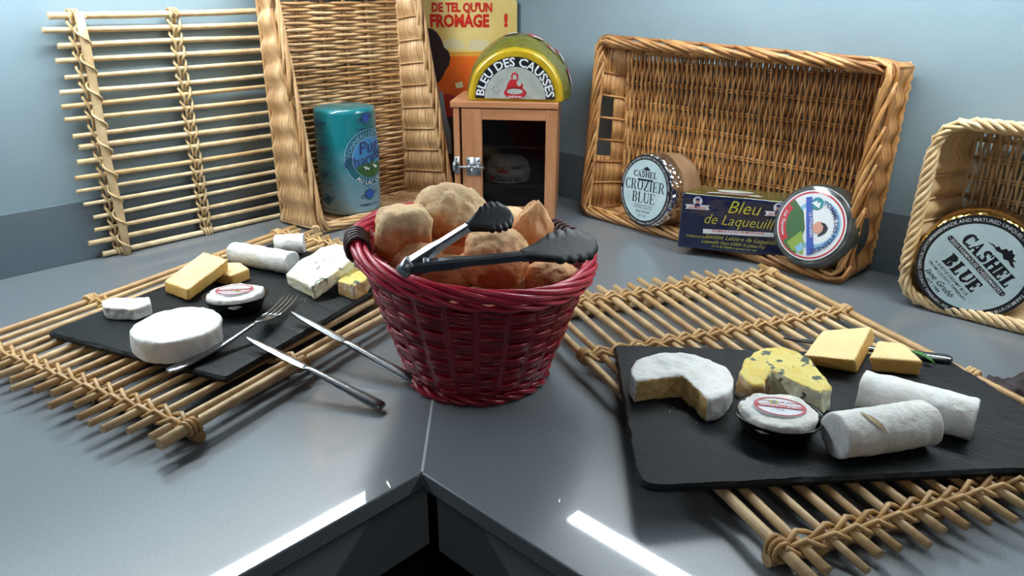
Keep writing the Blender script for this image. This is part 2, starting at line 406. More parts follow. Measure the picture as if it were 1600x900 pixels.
m2 = t.n('ShaderNodeMath', operation='ADD'); t.l(sp.outputs['Z'], m2.inputs[0]); t.l(m1.outputs[0], m2.inputs[1])
t.l(t.ramp(m2.outputs[0], [(.1, '#7f9fac'), (.4, '#3f808c'), (.7, '#14737b'), (1, '#0c6a72')]), t.b.inputs['Base Color'])
t.bump(t.noise(v, 90, 4), .3, .002); t.set(Roughness=.28, Coat_Weight=.5); M['teal'] = t.m
def paint(name, color, rough=.4, coat=.2): return flat(name, color, rough, 0, .5, coat)
M['mint'] = mottled('pale_mint_paper', [(.3, '#b4ccd0'), (.7, '#c6dadc')], 40, .4, .4, 60, .002, coat=.2)
M['ink'] = paint('ink_black', '#0d131a'); M['white'] = paint('print_white', '#d6dadd'); M['redink'] = paint('red_ink', '#b3262c')
M['gold'] = paint('olive_gold_ink', '#b5ad36'); M['paleblue'] = paint('pale_blue_ink', '#7fb0cf'); M['navy'] = paint('navy_ink', '#1f2d66')
M['sky'] = paint('sky_ink', '#3f86bc'); M['blueink'] = paint('blue_ink', '#2f50a8'); M['green'] = paint('green_ink', '#2f5c2c'); M['lgreen'] = paint('light_green_ink', '#7f9c3c')
M['skin'] = paint('skin_tone_ink', '#c9907c'); M['grey'] = paint('grey_ink', '#8b9294'); M['tealink'] = paint('teal_ink', '#1c7f88')
M['tealprint'] = paint('muted_teal_ink', '#1f5f74'); M['tealdark'] = paint('dark_teal_ink', '#14606c'); M['parch'] = mottled('aged_label_paper', [(.3, '#8f948c'), (.7, '#b0b4ac')], 50, .45, .1)
M['pyellow'] = mottled('poster_cream', [(.3, '#c8ac5e'), (.6, '#d8c07c'), (.8, '#b89a4c')], 14, .4, .05)
M['porange'] = mottled('poster_orange', [(.3, '#c8480e'), (.7, '#dd6a18')], 10, .4, .05)
M['pamber'] = paint('poster_amber', '#cf9030'); M['pred'] = paint('poster_red', '#c02010'); M['pcloud'] = paint('poster_pale', '#c9bd94')
M['pskin'] = paint('poster_skin', '#a8705a'); M['pdress'] = paint('poster_dress', '#a02418'); M['papron'] = paint('poster_apron', '#8d9aa6'); M['pdark'] = paint('poster_dark', '#241418')
M['wrap'] = mottled('crumpled_wrap_paper', [(.3, '#b9bab2'), (.7, '#d0d0c8')], 30, .5, .6, 60, .004)
M['leaf'] = mottled('green_leaf', [(.3, '#2c5a24'), (.7, '#43803a')], 80, .4, .3)
M['redleaf'] = mottled('dark_red_leaf', [(.3, '#180c0e'), (.6, '#2c1117'), (.8, '#221512')], 70, .65, .5)
M['shell'] = flat('white_enamel', '#d8d8d8', .4)
M['grain'] = M['rod']

# ------------------------------------------------------------------ structure
D = .673
def struct(name, mb, mat, smooth=False, label=None):
    o = mb.build(name, mat, None, smooth); o['kind'] = 'structure'
    if label: o['label'] = label
    return o
mb = MB(); mb.box((-1.05, .055, .2), (2.3, .1, 1.9)); struct('wall_left', mb, M['wall'])
mb = MB(); mb.box((.055, -1.1, .2), (.1, 2.21, 1.9)); struct('wall_right', mb, M['wall'])
mb = MB(); mb.box((-1.1, -1.1, -.74), (2.6, 2.6, .04)); struct('floor', mb, M['floor'])
mb = MB(); mb.box((-1.1, .0045, .0385), (2.2, .009, .077)); struct('baseboard_left', mb, M['upstand'])
mb = MB(); mb.box((.0045, -1.1, .0385), (.009, 2.2, .077)); struct('baseboard_right', mb, M['upstand'])
def worktop(name, pts, label):
    m_ = MB(); m_.prism(pts, -.014, 0)
    me = m_.mesh(name, M['counter'], False); recalc(me); o = link(name, me)
    b = o.modifiers.new('edge', 'BEVEL'); b.width = .0012; b.segments = 2; b.limit_method = 'ANGLE'
    return tag(o, label, 'worktop')
g = .0003
wl = worktop('worktop', [(-g, 0), (-2.2, 0), (-2.2, -D), (-D - g, -D)], 'grey solid worktop along the left wall, under the left rod mat')
wr = worktop('worktop', [(0, -g), (-D, -D - g), (-D, -2.2), (0, -2.2)], 'grey solid worktop along the right wall, under the right rod mat')
m_ = MB(); d = .0007
m_.prism([(-.02 - d, -.02 + d), (-D + .001 - d, -D + .001 + d), (-D + .001 + d, -D + .001 - d), (-.02 + d, -.02 - d)], -.012, .00012)
m_.build('joint_strip', M['joint'], wl, False)
for nm, pts, lb in (('base_unit', [(-2.2, -D + .02), (-D + .02, -D + .02), (-D + .02, -.02), (-2.2, -.02)], 'base unit with grey fascia under the left worktop'),
                    ('base_unit', [(-D + .0202, -2.2), (-.02, -2.2), (-.02, -.02), (-D + .0202, -.02)], 'base unit with grey fascia under the right worktop')):
    t_ = thing(nm, lb, 'cabinet', (0, 0, 0))
    left = 'left' in lb
    a = MB(); b = MB()
    if left:
        a.box(((-2.2 - D + .02) / 2, -D + .026, -.052), (2.2 - D + .02, .012, .074))
        b.box(((-2.2 - D + .05) / 2, -D + .07, -.405), (2.2 - D + .05, .012, .63))
    else:
        a.box((-D + .026, (-2.2 - D + .008) / 2, -.052), (.012, 2.2 - D + .008 - .0, .074))
        b.box((-D + .07, (-2.2 - D + .05) / 2, -.405), (.012, 2.2 - D + .02, .63))
    a.build('fascia', M['fascia'], t_, False); b.build('void_shade_panel', M['voidshade'], t_, False)  # black panel put where the open space below lies in shade

# tube lamps over the two worktops
def tube_lamp(name, c, size, label, k=1.):
    t_ = thing(name, label, 'lamp', c)
    em = NT('tube_light'); e = em.n('ShaderNodeEmission'); e.inputs[0].default_value = (.86, .95, 1, 1); e.inputs[1].default_value = TUBE_STRENGTH * k
    em.l(e.outputs[0], em.o.inputs[0])
    a = MB(); a.box((0, 0, -.002), (size[0], size[1], .004)); a.build('diffuser', em.m, t_, False)
    b = MB(); b.box((0, 0, .015), (size[0] + .03, size[1] + .03, .03)); b.build('housing', M['shell'], t_, False)
tube_lamp('tube_lamp', (-.294 - .42, -.113, .5), (.84, .028), 'long tube lamp above the left worktop, out of frame', 1.35)
tube_lamp('tube_lamp', (-.143, -.404 - .42, .5), (.028, .84), 'long tube lamp above the right worktop, out of frame')

t_ = thing('spot_lamp', 'small lamp with four short bars above the right worktop, out of frame', 'lamp', (-.1437, -.3400, .5))
em = NT('spot_light'); e = em.n('ShaderNodeEmission'); e.inputs[0].default_value = (1, .97, .92, 1); e.inputs[1].default_value = 30; em.l(e.outputs[0], em.o.inputs[0])
for dx, dy in ((.018, .048), (.004, -.010), (-.002, -.019), (-.006, -.029), (.010, -.026)):
    a = MB(); c_, s_ = cos(.7), sin(.7); q = [(-.008, -.0016), (.008, -.0016), (.008, .0016), (-.008, .0016)]
    a.add([(dx + x * c_ - y * s_, dy + x * s_ + y * c_, z) for z in (-.003, 0) for x, y in q], [(3, 2, 1, 0), (4, 5, 6, 7), (0, 1, 5, 4), (1, 2, 6, 5), (2, 3, 7, 6), (3, 0, 4, 7)]); a.build('light_bar', em.m, t_, False)
b = MB(); b.box((.003, .003, .012), (.06, .11, .02)); b.build('housing', M['shell'], t_, False)

# ------------------------------------------------------------------ rod mats
def rod_mat(label, loc, rot, rodm, bindm, seed, W=.305, double=True):
    rnd = random.Random(seed)
    root = thing('rod_mat', label, 'mat', loc, rot)
    L, zr = .44, .0155
    ys = []
    n = 18
    for i in range(n):
        y = W * i / (n - 1)
        if double and i == 1: y -= .0035
        if double and i == n - 2: y += .0035
        ys.append(y + (rnd.uniform(-.0012, .0012) if 0 < i < n - 1 else 0))
    rr = []
    for i, y in enumerate(ys):
        r0 = .0034 if 0 < i < n - 1 else .0041
        r0 *= rnd.uniform(.88, 1.1); r1 = r0 * rnd.uniform(.78, .95)
        if rnd.random() < .5: r0, r1 = r1, r0
        x0 = rnd.uniform(-.012, .004); x1 = L + rnd.uniform(-.004, .012)
        ph = rnd.uniform(0, 6); am = rnd.uniform(.0004, .0016)
        pts = []; rs = []
        for k in range(12):
            f = k / 11; x = x0 + (x1 - x0) * f
            pts.append((x, am * sin(f * 5 + ph), zr + .0006 * sin(f * 7 + ph * 2))); rs.append(r0 + (r1 - r0) * f + (.0004 if rnd.random() < .12 else 0))
        m = MB(); m.tube([(p[0], p[1], p[2]) for p in pts], rs, 8)
        m.build('rod', rodm, root, loc=(0, y, 0)); rr.append(r0)
    for xc in (.030, .412):           # thick cross bars under the rods, each wound round by a cane
        m = MB(); m.tube([(xc + .0012 * sin(k), -.004 + (W + .008) * k / 9, .0055) for k in range(10)], [.0052 + .0003 * sin(k * 2) for k in range(10)], 9)
        m.build('cross_bar', rodm, root)
        m = MB(); turns = 9; pts = []
        for k in range(turns * 10 + 1):
            a = 2 * pi * k / 10; y = .002 + (W - .004) * k / (turns * 10)
            pts.append((xc + .0072 * cos(a), y, .0062 + .0068 * sin(a)))
        m.tube(pts, .0015, 5); m.build('spiral_wrap', bindm, root)
    for ri, xc in enumerate((.026, .145, .296, .416)):   # chains of twined cane
        m = MB()
        for pair in (-1, 1):
            for st in (0, 1):
                pts = []
                for i in range(n * 2 - 1):
                    if i % 2 == 0:
                        y = ys[i // 2]; up = ((i // 2 + st) % 2) * 2 - 1
                        pts.append((xc + pair * .0046 + st * .0012, y, zr + up * .0055))
                    else:
                        y = (ys[i // 2] + ys[i // 2 + 1]) / 2; up = ((i // 2 + st) % 2) * 2 - 1
                        pts.append((xc + pair * .0046 + up * .0032 * pair, y, zr + rnd.uniform(-.0006, .0006)))
                m.tube(pts, .0019, 5)
        for y, s_ in ((ys[0], -1), (ys[-1], 1)):
            pts = []
            for k in range(31):
                a = 2 * pi * k / 10; pts.append((xc - .006 + .004 * k / 10, y + .0060 * cos(a), zr + .0060 * sin(a)))
            m.tube(pts, .0016, 5)
        m.build('binding', bindm, root, kind='stuff')
    return root
# leaning upright against the left wall: its underside with the cross bars faces the room
def rot3(ex, ey, ez): return frame_rot(Vector(ex), Vector(ey), Vector(ez))
rod_mat('pale rod mat standing upright against the left wall', (-.664, -.0225, .3010), rot3((1, 0, 0), (0, 0, -1), (0, 1, 0)), M['palerod'], M['palebind'], 3, .2965, False)
ux, uy = cos(radians(14.6)), sin(radians(14.6))
rod_mat('rod mat lying under the left black slate and the round white cheese', (-.797, -.522, 0), rot3((ux, uy, 0), (-uy, ux, 0), (0, 0, 1)), M['rod'], M['bind'], 11)
ang = atan2(.9, .44)
rod_mat('rod mat lying under the right black slate with the cut cheeses', (-.594, -.922, 0), (0, 0, ang), M['rod'], M['bind'], 23)
# its width must run to the right of its length: mirror by turning it over end to end
r_ = bpy.data.objects['rod_mat.002']
ex = Vector((-.44, -.9, 0)).normalized(); ey = Vector((.9, -.44, 0)).normalized()
r_.rotation_euler = frame_rot(ex, ey, ex.cross(ey))
r_.location = (-.403, -.531, .0)

# ------------------------------------------------------------------ slates
def slate(label, corners, z0, z1, r, seed):
    rnd = random.Random(seed); cs = [Vector(c[:2]) for c in corners]; n = 4; pts = []
    for i in range(n):
        p, a, b = cs[i], cs[i - 1], cs[(i + 1) % n]
        da = (a - p).normalized(); db = (b - p).normalized(); ri = r[i]
        for k in range(6):
            f = k / 5; q0 = p + da * ri; q1 = p + db * ri
            pts.append(q0 * (1 - f) ** 2 + p * 2 * f * (1 - f) + q1 * f ** 2)
        m_ = int((b - p).length / .006); e0 = p + db * ri; e1 = b + (p - b).normalized() * r[(i + 1) % n]
        for k in range(1, m_): pts.append(e0.lerp(e1, k / m_))
    cx = sum(pts, Vector((0, 0))) / len(pts); rs = []
    top, mid, bot = [], [], []
    for p in pts:
        d = (p - cx).normalized(); j = noise.noise(Vector((p.x * 90, p.y * 90, seed))) * .0009 + noise.noise(Vector((p.x * 300, p.y * 300, seed))) * .0006
        top.append(((p + d * (j - .0014 - abs(noise.noise(Vector((p.x * 60, p.y * 60, seed + 5)))) * .003)).to_3d() + Vector((0, 0, z1))))
        mid.append((p + d * j).to_3d() + Vector((0, 0, z0 + (z1 - z0) * .55)))
        bot.append((p + d * (j * .5 - .001)).to_3d() + Vector((0, 0, z0)))
    inner = [(Vector((cx.x, cx.y, 0)) + (Vector((q.x, q.y, 0)) - Vector((cx.x, cx.y, 0))) * .96) + Vector((0, 0, z1 + .0002)) for q in top]
    m = MB(); m.rings([bot, mid, top, inner]); me = m.mesh('slate_board', M['slate'], False); recalc(me)
    o = link('slate_board', me); o.location = (0, 0, 0)
    return tag(o, label, 'board')
slate('black slate board on the left rod mat, holding the whole round cheese', [(-0.8000, -0.2720, 0.0260), (-0.7247, -0.4805, 0.0260), (-.458, -.392, 0), (-.512, -.184, 0)], .0206, .0264, (.004, .004, .004, .004), 2)
slate('black slate board on the right rod mat, holding the cut round cheese', [(-0.4467, -0.6779, 0.0260), (-0.2593, -0.9039, 0.0260), (-.352, -1.045, 0), (-.607, -.816, 0)][::-1], .0206, .0266, (.018, .006, .012, .006), 5)
SZ = .0268

# ------------------------------------------------------------------ crates of woven willow
def weave(mb, P00, P10, P11, P01, nst, nwv, r, amp, alt=True, rst=.0026, hole=None, seed=0, off=0., nr=None, stakes=True):
    """weavers run P00->P10, stacked towards P01; stakes cross them"""
    rnd = random.Random(seed); P00, P10, P11, P01 = map(Vector, (P00, P10, P11, P01))
    nn = nr or (P10 - P00).cross(P01 - P00).normalized()
    def P(s_, t_): return (P00 * (1 - s_) + P10 * s_) * (1 - t_) + (P01 * (1 - s_) + P11 * s_) * t_ + nn * off
    for k in range(nwv):
        t_ = (k + .5) / nwv; seg = []; segs = []
        ph = (k % 2) if alt else 0
        jj = rnd.uniform(-.3, .3) / nwv
        for i in range(nst * 2 + 1):
            s_ = i / (nst * 2)
            a = 0 if i % 2 == 0 else (amp if (i // 2 + ph) % 2 else -amp)
            if hole and any(h[0] < s_ < h[1] and h[2] < t_ < h[3] for h in hole):
                if len(seg) > 1: segs.append(seg)
                seg = []; continue
            seg.append(P(s_, t_ + jj * .5 + rnd.uniform(-.12, .12) / nwv) + nn * a)
        if len(seg) > 1: segs.append(seg)
        for q in segs: mb.tube(q, r * rnd.uniform(.82, 1.12), 5, caps=False)
    if stakes:
        for i in range(nst):
            s_ = (i + .5) / nst
            for dd in (-.0016, .0016):
                d = (P10 - P00).normalized() * dd
                mb.tube([P(s_, 0) + d, P(s_, .5) + d, P(s_, 1) + d], rst * .62, 5)
def rounded_loop(cs, rad, step=.006):
    cs = [Vector(c) for c in cs]; n = len(cs); pts = []
    for i in range(n):
        p, a, b = cs[i], cs[i - 1], cs[(i + 1) % n]; da = (a - p).normalized(); db = (b - p).normalized()
        for k in range(5):
            f = k / 4; pts.append((p + da * rad) * (1 - f) ** 2 + p * 2 * f * (1 - f) + (p + db * rad) * f ** 2)
        e0 = p + db * rad; e1 = b + (p - b).normalized() * rad; m = max(2, int((e1 - e0).length / step))
        for k in range(1, m): pts.append(e0.lerp(e1, k / m))
    return pts
def rope(mb, pts, strands, R, r, pitch, closed=True, Rz=None, n=6, seed=0, nrm=None):
    pts = [Vector(p) for p in pts]; m = len(pts); rnd = random.Random(seed); Rz = Rz or R
    ls = [0]
    for i in range(1, m): ls.append(ls[-1] + (pts[i] - pts[i - 1]).length)
    tot = ls[-1] + ((pts[0] - pts[-1]).length if closed else 0)
    turns = max(1, round(tot / pitch))
    for s_ in range(strands):
        q = []
        for i, p in enumerate(pts):
            a = pts[(i - 1) % m] if closed or i else p; b = pts[(i + 1) % m] if closed or i < m - 1 else p
            t_ = (b - a).normalized(); u = Vector(nrm) if nrm else Vector((0, 0, 1))
            u = (u - t_ * u.dot(t_)).normalized(); w_ = t_.cross(u)
            th = 2 * pi * (ls[i] / tot * turns + s_ / strands)
            q.append(p + u * cos(th) * Rz + w_ * sin(th) * R)
        mb.tube(q, r * rnd.uniform(.9, 1.1), n, closed=closed, caps=not closed)

def border(mb, pts, R, r, seed, nrm, L=.05, gap=.012, lean=1):
    """laid border: many short canes, each slanting over its neighbours and ending"""
    pts = [Vector(p) for p in pts]; m = len(pts); rnd = random.Random(seed)
    ls = [0]
    for i in range(1, m + 1): ls.append(ls[-1] + (pts[i % m] - pts[i - 1]).length)
    tot = ls[-1]; nrm = Vector(nrm)
    def at(d):
        d %= tot
        for i in range(m):
            if ls[i + 1] >= d:
                f = (d - ls[i]) / (ls[i + 1] - ls[i]); a, b = pts[i], pts[(i + 1) % m]
                return a.lerp(b, f), (b - a).normalized()
    k = int(tot / gap)
    for j in range(k):
        d0 = tot * j / k + rnd.uniform(-.2, .2) * gap; q = []; Lc = L * rnd.uniform(.8, 1.15)
        for i in range(7):
            f = i / 6; p, t_ = at(d0 + Lc * f); w_ = t_.cross(nrm).normalized()
            x = (f * 2 - 1) * R * lean; z = R * .95 * sin(pi * f) - .001
            q.append(p + w_ * x + nrm * z)
        mb.tube(q, [r * .7, r * .95, r * 1.05, r * 1.05, r, r * .9, r * .7], 6)
    for s_ in (-1, 1):
        q = []
        for i in range(m):
            t_ = (pts[(i + 1) % m] - pts[i - 1]).normalized(); w_ = t_.cross(nrm).normalized(); q.append(pts[i] + w_ * s_ * R * .8 - nrm * R * .3)
        mb.tube(q, r * 1.1, 6, closed=True, caps=False)

def crate(label, B, R_, mat, mat_rim, rim_r, rim_s, seed, base_dir, rimfn=None, holes=None, pitch=.0031, wr=.0019, nst=(6, 4, 3), alt_side=False, brad=.004, side_amp=.0030, base=None):
    base = base or (pitch, wr, .0022)
    """B and R_ = back and rim corners: bottom-left, bottom-right, top-right, top-left (seen from the room)"""
    root = thing('willow_crate', label, 'basket', ((B[0][0] + R_[1][0]) / 2, (B[0][1] + R_[1][1]) / 2, 0))
    O = Vector(root.location)
    B = [Vector(b) - O for b in B]; R_ = [Vector(b) - O for b in R_]
    def part(name, fn):
        m = MB(); fn(m); m.build(name, mat, root, kind='stuff')
    bl, br, tr, tl = B
    if base_dir == 'h':   # weavers across the width, stacked upwards
        hgt = (tl - bl).length
        part('woven_base', lambda m: weave(m, bl, br, tr, tl, nst[0], int(hgt / base[0]), base[1], base[2], True, seed=seed))
    else:                 # weavers stand upright, side by side along the width
        wid = (br - bl).length
        part('woven_base', lambda m: weave(m, bl, tl, tr, br, nst[0], int(wid / base[0]), base[1], base[2], True, seed=seed))
    # side walls: weavers run round the crate, stakes run from the back to the rim
    def loop(cs, rad):
        out = []
        for i in range(4):
            p, a_, b_ = cs[i], cs[i - 1], cs[(i + 1) % 4]; da = (a_ - p).normalized(); db = (b_ - p).normalized()
            for k in range(5):
                f = k / 4; out.append(((p + da * rad) * (1 - f) ** 2 + p * 2 * f * (1 - f) + (p + db * rad) * f ** 2, None))
            e0 = p + db * rad; e1 = b_ + (p - b_).normalized() * rad; nseg = 4 * max(2, round((B[(i + 1) % 4] - B[i]).length / nst[1])) 
            for k in range(1, nseg): out.append((e0.lerp(e1, k / nseg), (i, k / nseg)))
        return out
    lb_ = loop(B, brad); lr_ = loop(R_, rim_r); nn_ = len(lb_); dep = max((R_[i] - B[i]).length for i in range(4))
    outn = []
    for i in range(nn_):
        tg_ = (lb_[(i + 1) % nn_][0] - lb_[i - 1][0]).normalized(); ax = (lr_[i][0] - lb_[i][0]).normalized(); outn.append(tg_.cross(ax).normalized())
    rnd = random.Random(seed + 9); nw = int(dep / (pitch * .95))
    m = MB()
    for k in range(nw):
        t_ = (k + .5) / nw; seg = []; segs = []; hit = False
        for i in range(nn_):
            si = lb_[i][1]; h_ = holes.get(si[0]) if (holes and si) else None
            if h_ and any(h[0] < si[1] < h[1] and h[2] < t_ < h[3] for h in h_):
                hit = True
                if len(seg) > 1: segs.append(seg)
                seg = []; continue
            ph = 0 if si is None else si[1] * (round((B[(si[0] + 1) % 4] - B[si[0]]).length / nst[1]))
            amp_ = side_amp * cos(2 * pi * ph) * (1 if (not alt_side or k % 2) else -1) if si else side_amp
            seg.append(lb_[i][0].lerp(lr_[i][0], t_ + rnd.uniform(-.1, .1) / nw) + outn[i] * amp_)
        if seg: segs.append(seg)
        if not hit: m.tube(segs[0], wr * rnd.uniform(.85, 1.12), 5, closed=True, caps=False)
        else:
            if len(segs) > 1: segs = segs[1:-1] + [segs[-1] + segs[0]]
            for q in segs: m.tube(q, wr * rnd.uniform(.85, 1.12), 5)
    for i in range(nn_):
        si = lb_[i][1]
        if si is None: continue
        ph = si[1] * (round((B[(si[0] + 1) % 4] - B[si[0]]).length / nst[1]))
        if min(ph % 1, 1 - ph % 1) < .01: m.tube([lb_[i][0], lb_[i][0].lerp(lr_[i][0], .5), lr_[i][0]], .0017, 5)
    m.build('woven_sides', mat, root, kind='stuff')
    m = MB()
    for i in range(4):
        j = (i + 1) % 4
        rope(m, [B[i].lerp(B[j], k / 20) for k in range(21)], 3, .0030, .0028, .03, closed=False, seed=i)
        for dd in ((-.0025, 0, .0025) if brad < .01 else ()):
            dv = (B[j] - B[i]).normalized() * dd
            m.tube([B[i] + dv, R_[i] + dv], .0021, 6)
    m.build('corner_canes', mat, root, kind='stuff')
    m = MB()
    loop = rounded_loop(R_, rim_r); nr = (R_[1] - R_[0]).cross(R_[3] - R_[0]).normalized()
    cen = sum(B, Vector()) / 4
    if (R_[0] - cen).dot(nr) < 0: nr = -nr
    rimfn(m, loop, nr)
    m.build('rim', mat_rim, root, kind='stuff')
    return root

# tall crate, standing on its end against the left wall
Bt = [(-.411, -.032, .004), (-.172, -.032, .004), (-.172, -.032, .43), (-.411, -.032, .43)]
Rt = [(-.403, -.124, .007), (-.146, -.120, .007), (-.157, -.042, .44), (-.4045, -.042, .44)]
crate('tall honey willow crate standing on end behind the blue cheese drum', Bt, Rt, M['honey'], M['honey'], .006, 0, 31, 'h',
      lambda m, lp, nr: border(m, lp, .0070, .0025, 5, nr, .12, .033, 1.0), nst=(6, .036, 3), pitch=.0036, wr=.0018, side_amp=.0034, base=(.0046, .0025, .0034))
m = MB(); m.cyl((0, 0, 0), (-.016, -.020, -.001), .0068, 14); o = m.build('corner_post', M['rod'], bpy.data.objects['willow_crate'])
o.location = Vector((-.398, -.108, .0085)) - Vector(bpy.data.objects['willow_crate'].location)
# wide crate on its side against the right wall
Bw = [(-.008, -.372, .014), (-.006, -.752, .010), (-.006, -.757, .250), (-.008, -.371, .246)]
Rw = [(-.058, -.337, .008), (-.080, -.746, .008), (-.052, -.752, .252), (-.026, -.330, .261)]
crate('wide amber willow crate lying on its side with three wrapped cheeses inside', Bw, Rw, M['amber'], M['amber'], .010, 0, 51, 'v',
      lambda m, lp, nr: border(m, lp, .0080, .0026, 9, nr, .090, .0235, 1.0), nst=(8, .034, 3), pitch=.0037, wr=.0018, base=(.0038, .0020, .0030),
      holes={3: [(.30, .66, .42, .92)]})
# basket at the right edge
Bk = [(-.010, -.838, .020), (-.010, -1.085, .020), (-.010, -1.085, .190), (-.010, -.838, .190)]
Rk = [(-.086, -.815, .007), (-.086, -1.105, .007), (-.070, -1.105, .203), (-.070, -.815, .203)]
def rim4(m, lp, nr):
    rope(m, lp, 5, .0052, .0026, .05, seed=3, Rz=.0045, nrm=nr)
    rope(m, [p - nr * .008 for p in lp], 2, .003, .0026, .022, seed=5, nrm=nr)
crate('cream willow basket on its side at the right edge of the counter', Bk, Rk, M['cream'], M['cream'], .034, 0, 71, 'v',
      rim4, nst=(8, .036, 3), pitch=.0036, wr=.0020, brad=.026, side_amp=.0036, base=(.0044, .0021, .0030))

# ------------------------------------------------------------------ helper for wrapped wheels
def place_face(t_, center, normal, roll=0.):
    """thing's local +Z looks along normal, local +Y is up"""
    z = Vector(normal).normalized(); x = Vector((0, 0, 1)).cross(z).normalized(); y = z.cross(x)
    c, s = cos(roll), sin(roll); x2 = x * c + y * s; y2 = y * c - x * s
    t_.location = center; t_.rotation_euler = frame_rot(x2, y2, z)
def wheel(name, label, cat, center, normal, R, T, edge, mats, roll=0., seed=0, band=.01, bulge=0.):
    t_ = thing(name, label, cat); place_face(t_, center, normal, roll)
    m = MB(); prof = [(R * .86, -T + .0005), (R * .93, -T + .003), (R * .985, -T + edge)]
    for k in range(1, 6): prof.append((R * (1 + bulge * sin(pi * k / 6)), -T + edge + (T - 2 * edge) * k / 6))
    prof += [(R * .99, -edge), (R * .95, -edge * .35), (R * .9, -.0004)]
    m.lathe(prof, 56)
    for i in range(len(m.v)):
        x, y, z = m.v[i]; q = Vector((x, y, z)); r0 = sqrt(x * x + y * y)
        if r0 > R * .9 and z < -.0002:
            k = 1 + noise.noise(q * 45 + Vector((seed, 0, 0))) * .018 + noise.noise(q * 160) * .006
            m.v[i] = (x * k, y * k, z)
    me = m.mesh('wrapped_body', mats)
    for p in me.polygons:
        c = p.center; p.material_index = 1 if (len(mats) > 1 and c.z > -band) else 0
    link('body', me, t_)
    return t_
def disc(t_, name, mat, r, h, rx=1., pts=None, th=.0004):
    m = MB(); m.prism(pts or ell(0, 0, r, r * rx, 64), h, h + th); return m.build(name, mat, t_, False)

# ------------------------------------------------------------------ Crozier wheel (crate, left)
w1 = wheel('wrapped_cheese', 'silver foil cheese wheel with a CROZIER BLUE label, left in the wide crate', 'cheese', (-.073, -.4555, .0635), (-.965, .215, .10), .0535, .064, .006, [M['brownrind'], M['silverfoil']], roll=radians(4), seed=1, band=.022)
disc(w1, 'label_border', M['ink'], .0505, .0002); lb = disc(w1, 'label', M['mint'], .0435, .0007)
m = MB(); h = .0012
serif_text(m, 'CASHEL', .0088, plane_fn(-.001, .0185, h), 1.05, .08, .22, .09)
serif_text(m, 'CROZIER', .0150, plane_fn(0, -.0005, h), .92, .09, .17, .055)
serif_text(m, 'BLUE', .0150, plane_fn(0, -.0180, h), .92, .09, .17, .055)
poly(m, [(-.0155, .0132), (.0155, .0138), (.0155, .0165), (-.0155, .0158)], plane_fn(0, 0, h))
poly(m, [(-.009, .0275), (-.006, .030), (-.0035, .0305), (-.002, .0335), (.0005, .0325), (.002, .0345), (.004, .032), (.0055, .0325), (.009, .028), (.004, .0288), (.001, .0278), (-.003, .0292)], plane_fn(0, 0, h))
put(m, text2d('A SUBTLE CREAMY BLUE', .0033), plane_fn(0, -.0228, h)); put(m, text2d('MADE FROM SHEEPS MILK', .0033), plane_fn(0, -.0262, h))
put(m, text2d('Jane Grubb', .0062, .0, .5), plane_fn(0, -.0322, h)); put(m, text2d('EST 1993', .0042), plane_fn(0, -.0382, h))
m.build('lettering', M['ink'], w1, False)
m = MB(); h = .0009
put(m, text2d('HANDMADE AND MATURED UNIQUELY ON THE GRUBB FAMILY FARM', .0042), arc_fn(.0455, pi / 2, h))
put(m, text2d('BEECHMOUNT FETHARD, COUNTY TIPPERARY, IRELAND. WWW.CASHELBLUE.COM', .0040), arc_fn(.0488, -pi / 2, h, inside=True))
m.build('border_lettering', M['white'], w1, False)

# Cashel Blue wheel in the right-hand basket
w2 = wheel('wrapped_cheese', 'gold foil cheese wheel with a large CASHEL BLUE label in the cream basket', 'cheese', (-.0865, -.8815, .0590), (-.985, -.16, .05), .0578, .070, .007, [M['goldbrown'], M['goldfoil']], roll=radians(-41), seed=5, band=.020)
disc(w2, 'label_border', M['ink'], .0560, .0002); disc(w2, 'label', M['mint'], .0470, .0007)
m = MB(); h = .0012
serif_text(m, 'CASHEL', .0142, plane_fn(.001, .0075, h), .93, .06, .30, .12)
serif_text(m, 'BLUE', .0142, plane_fn(-.002, -.0195, h), .98, .06, .30, .12)
bar = [(-.039, -.0005), (.037, -.0005)] + ell(.037, .0022, .0027, .0027, 8, -pi / 2, pi / 2) + [(.037, .0049), (-.039, .0049)] + ell(-.039, .0022, .0027, .0027, 8, pi / 2, 3 * pi / 2)
poly(m, bar, plane_fn(0, 0, h))
poly(m, [(-.016, .0255), (-.009, .0285), (-.006, .028), (-.005, .031), (-.001, .030), (.001, .0345), (.004, .034), (.005, .0375), (.0085, .0355), (.011, .036), (.013, .032), (.0175, .0325), (.015, .030), (.022, .0275), (.018, .0262), (.012, .0278), (.008, .0255), (.003, .0282), (-.003, .0262), (-.008, .0272)], plane_fn(0, 0, h))
put(m, text2d('A SUBTLE CREAMY BLUE', .0044, .006), plane_fn(-.004, -.0255, h)); put(m, text2d('FROM COUNTY TIPPERARY', .0044, .006), plane_fn(-.004, -.0305, h))
put(m, text2d('Jane Grubb', .0085, .006, .5), plane_fn(-.007, -.0390, h)); put(m, text2d('EST 1984', .0050, .01), plane_fn(-.008, -.0446, h))
m.build('lettering', M['ink'], w2, False)
m = MB(); h = .0015
put(m, text2d('• IRISH FARMHOUSE CHEESEMAKERS •', .0052, .012, 0, .9), plane_fn(-.001, .0004, h)); h = .0010
put(m, text2d('HANDMADE AND MATURED UNIQUELY ON THE GRUBB FAMILY FARM  •', .0052, .006, 0, 1.0), arc_fn(.0497, pi / 2 + .1, h))
put(m, text2d('•  BEECHMOUNT FETHARD, COUNTY TIPPERARY, IRELAND. WWW.CASHELBLUE.COM', .0046, .006), arc_fn(.0530, -pi / 2 + .0, h, inside=True))
m.build('border_lettering', M['white'], w2, False)

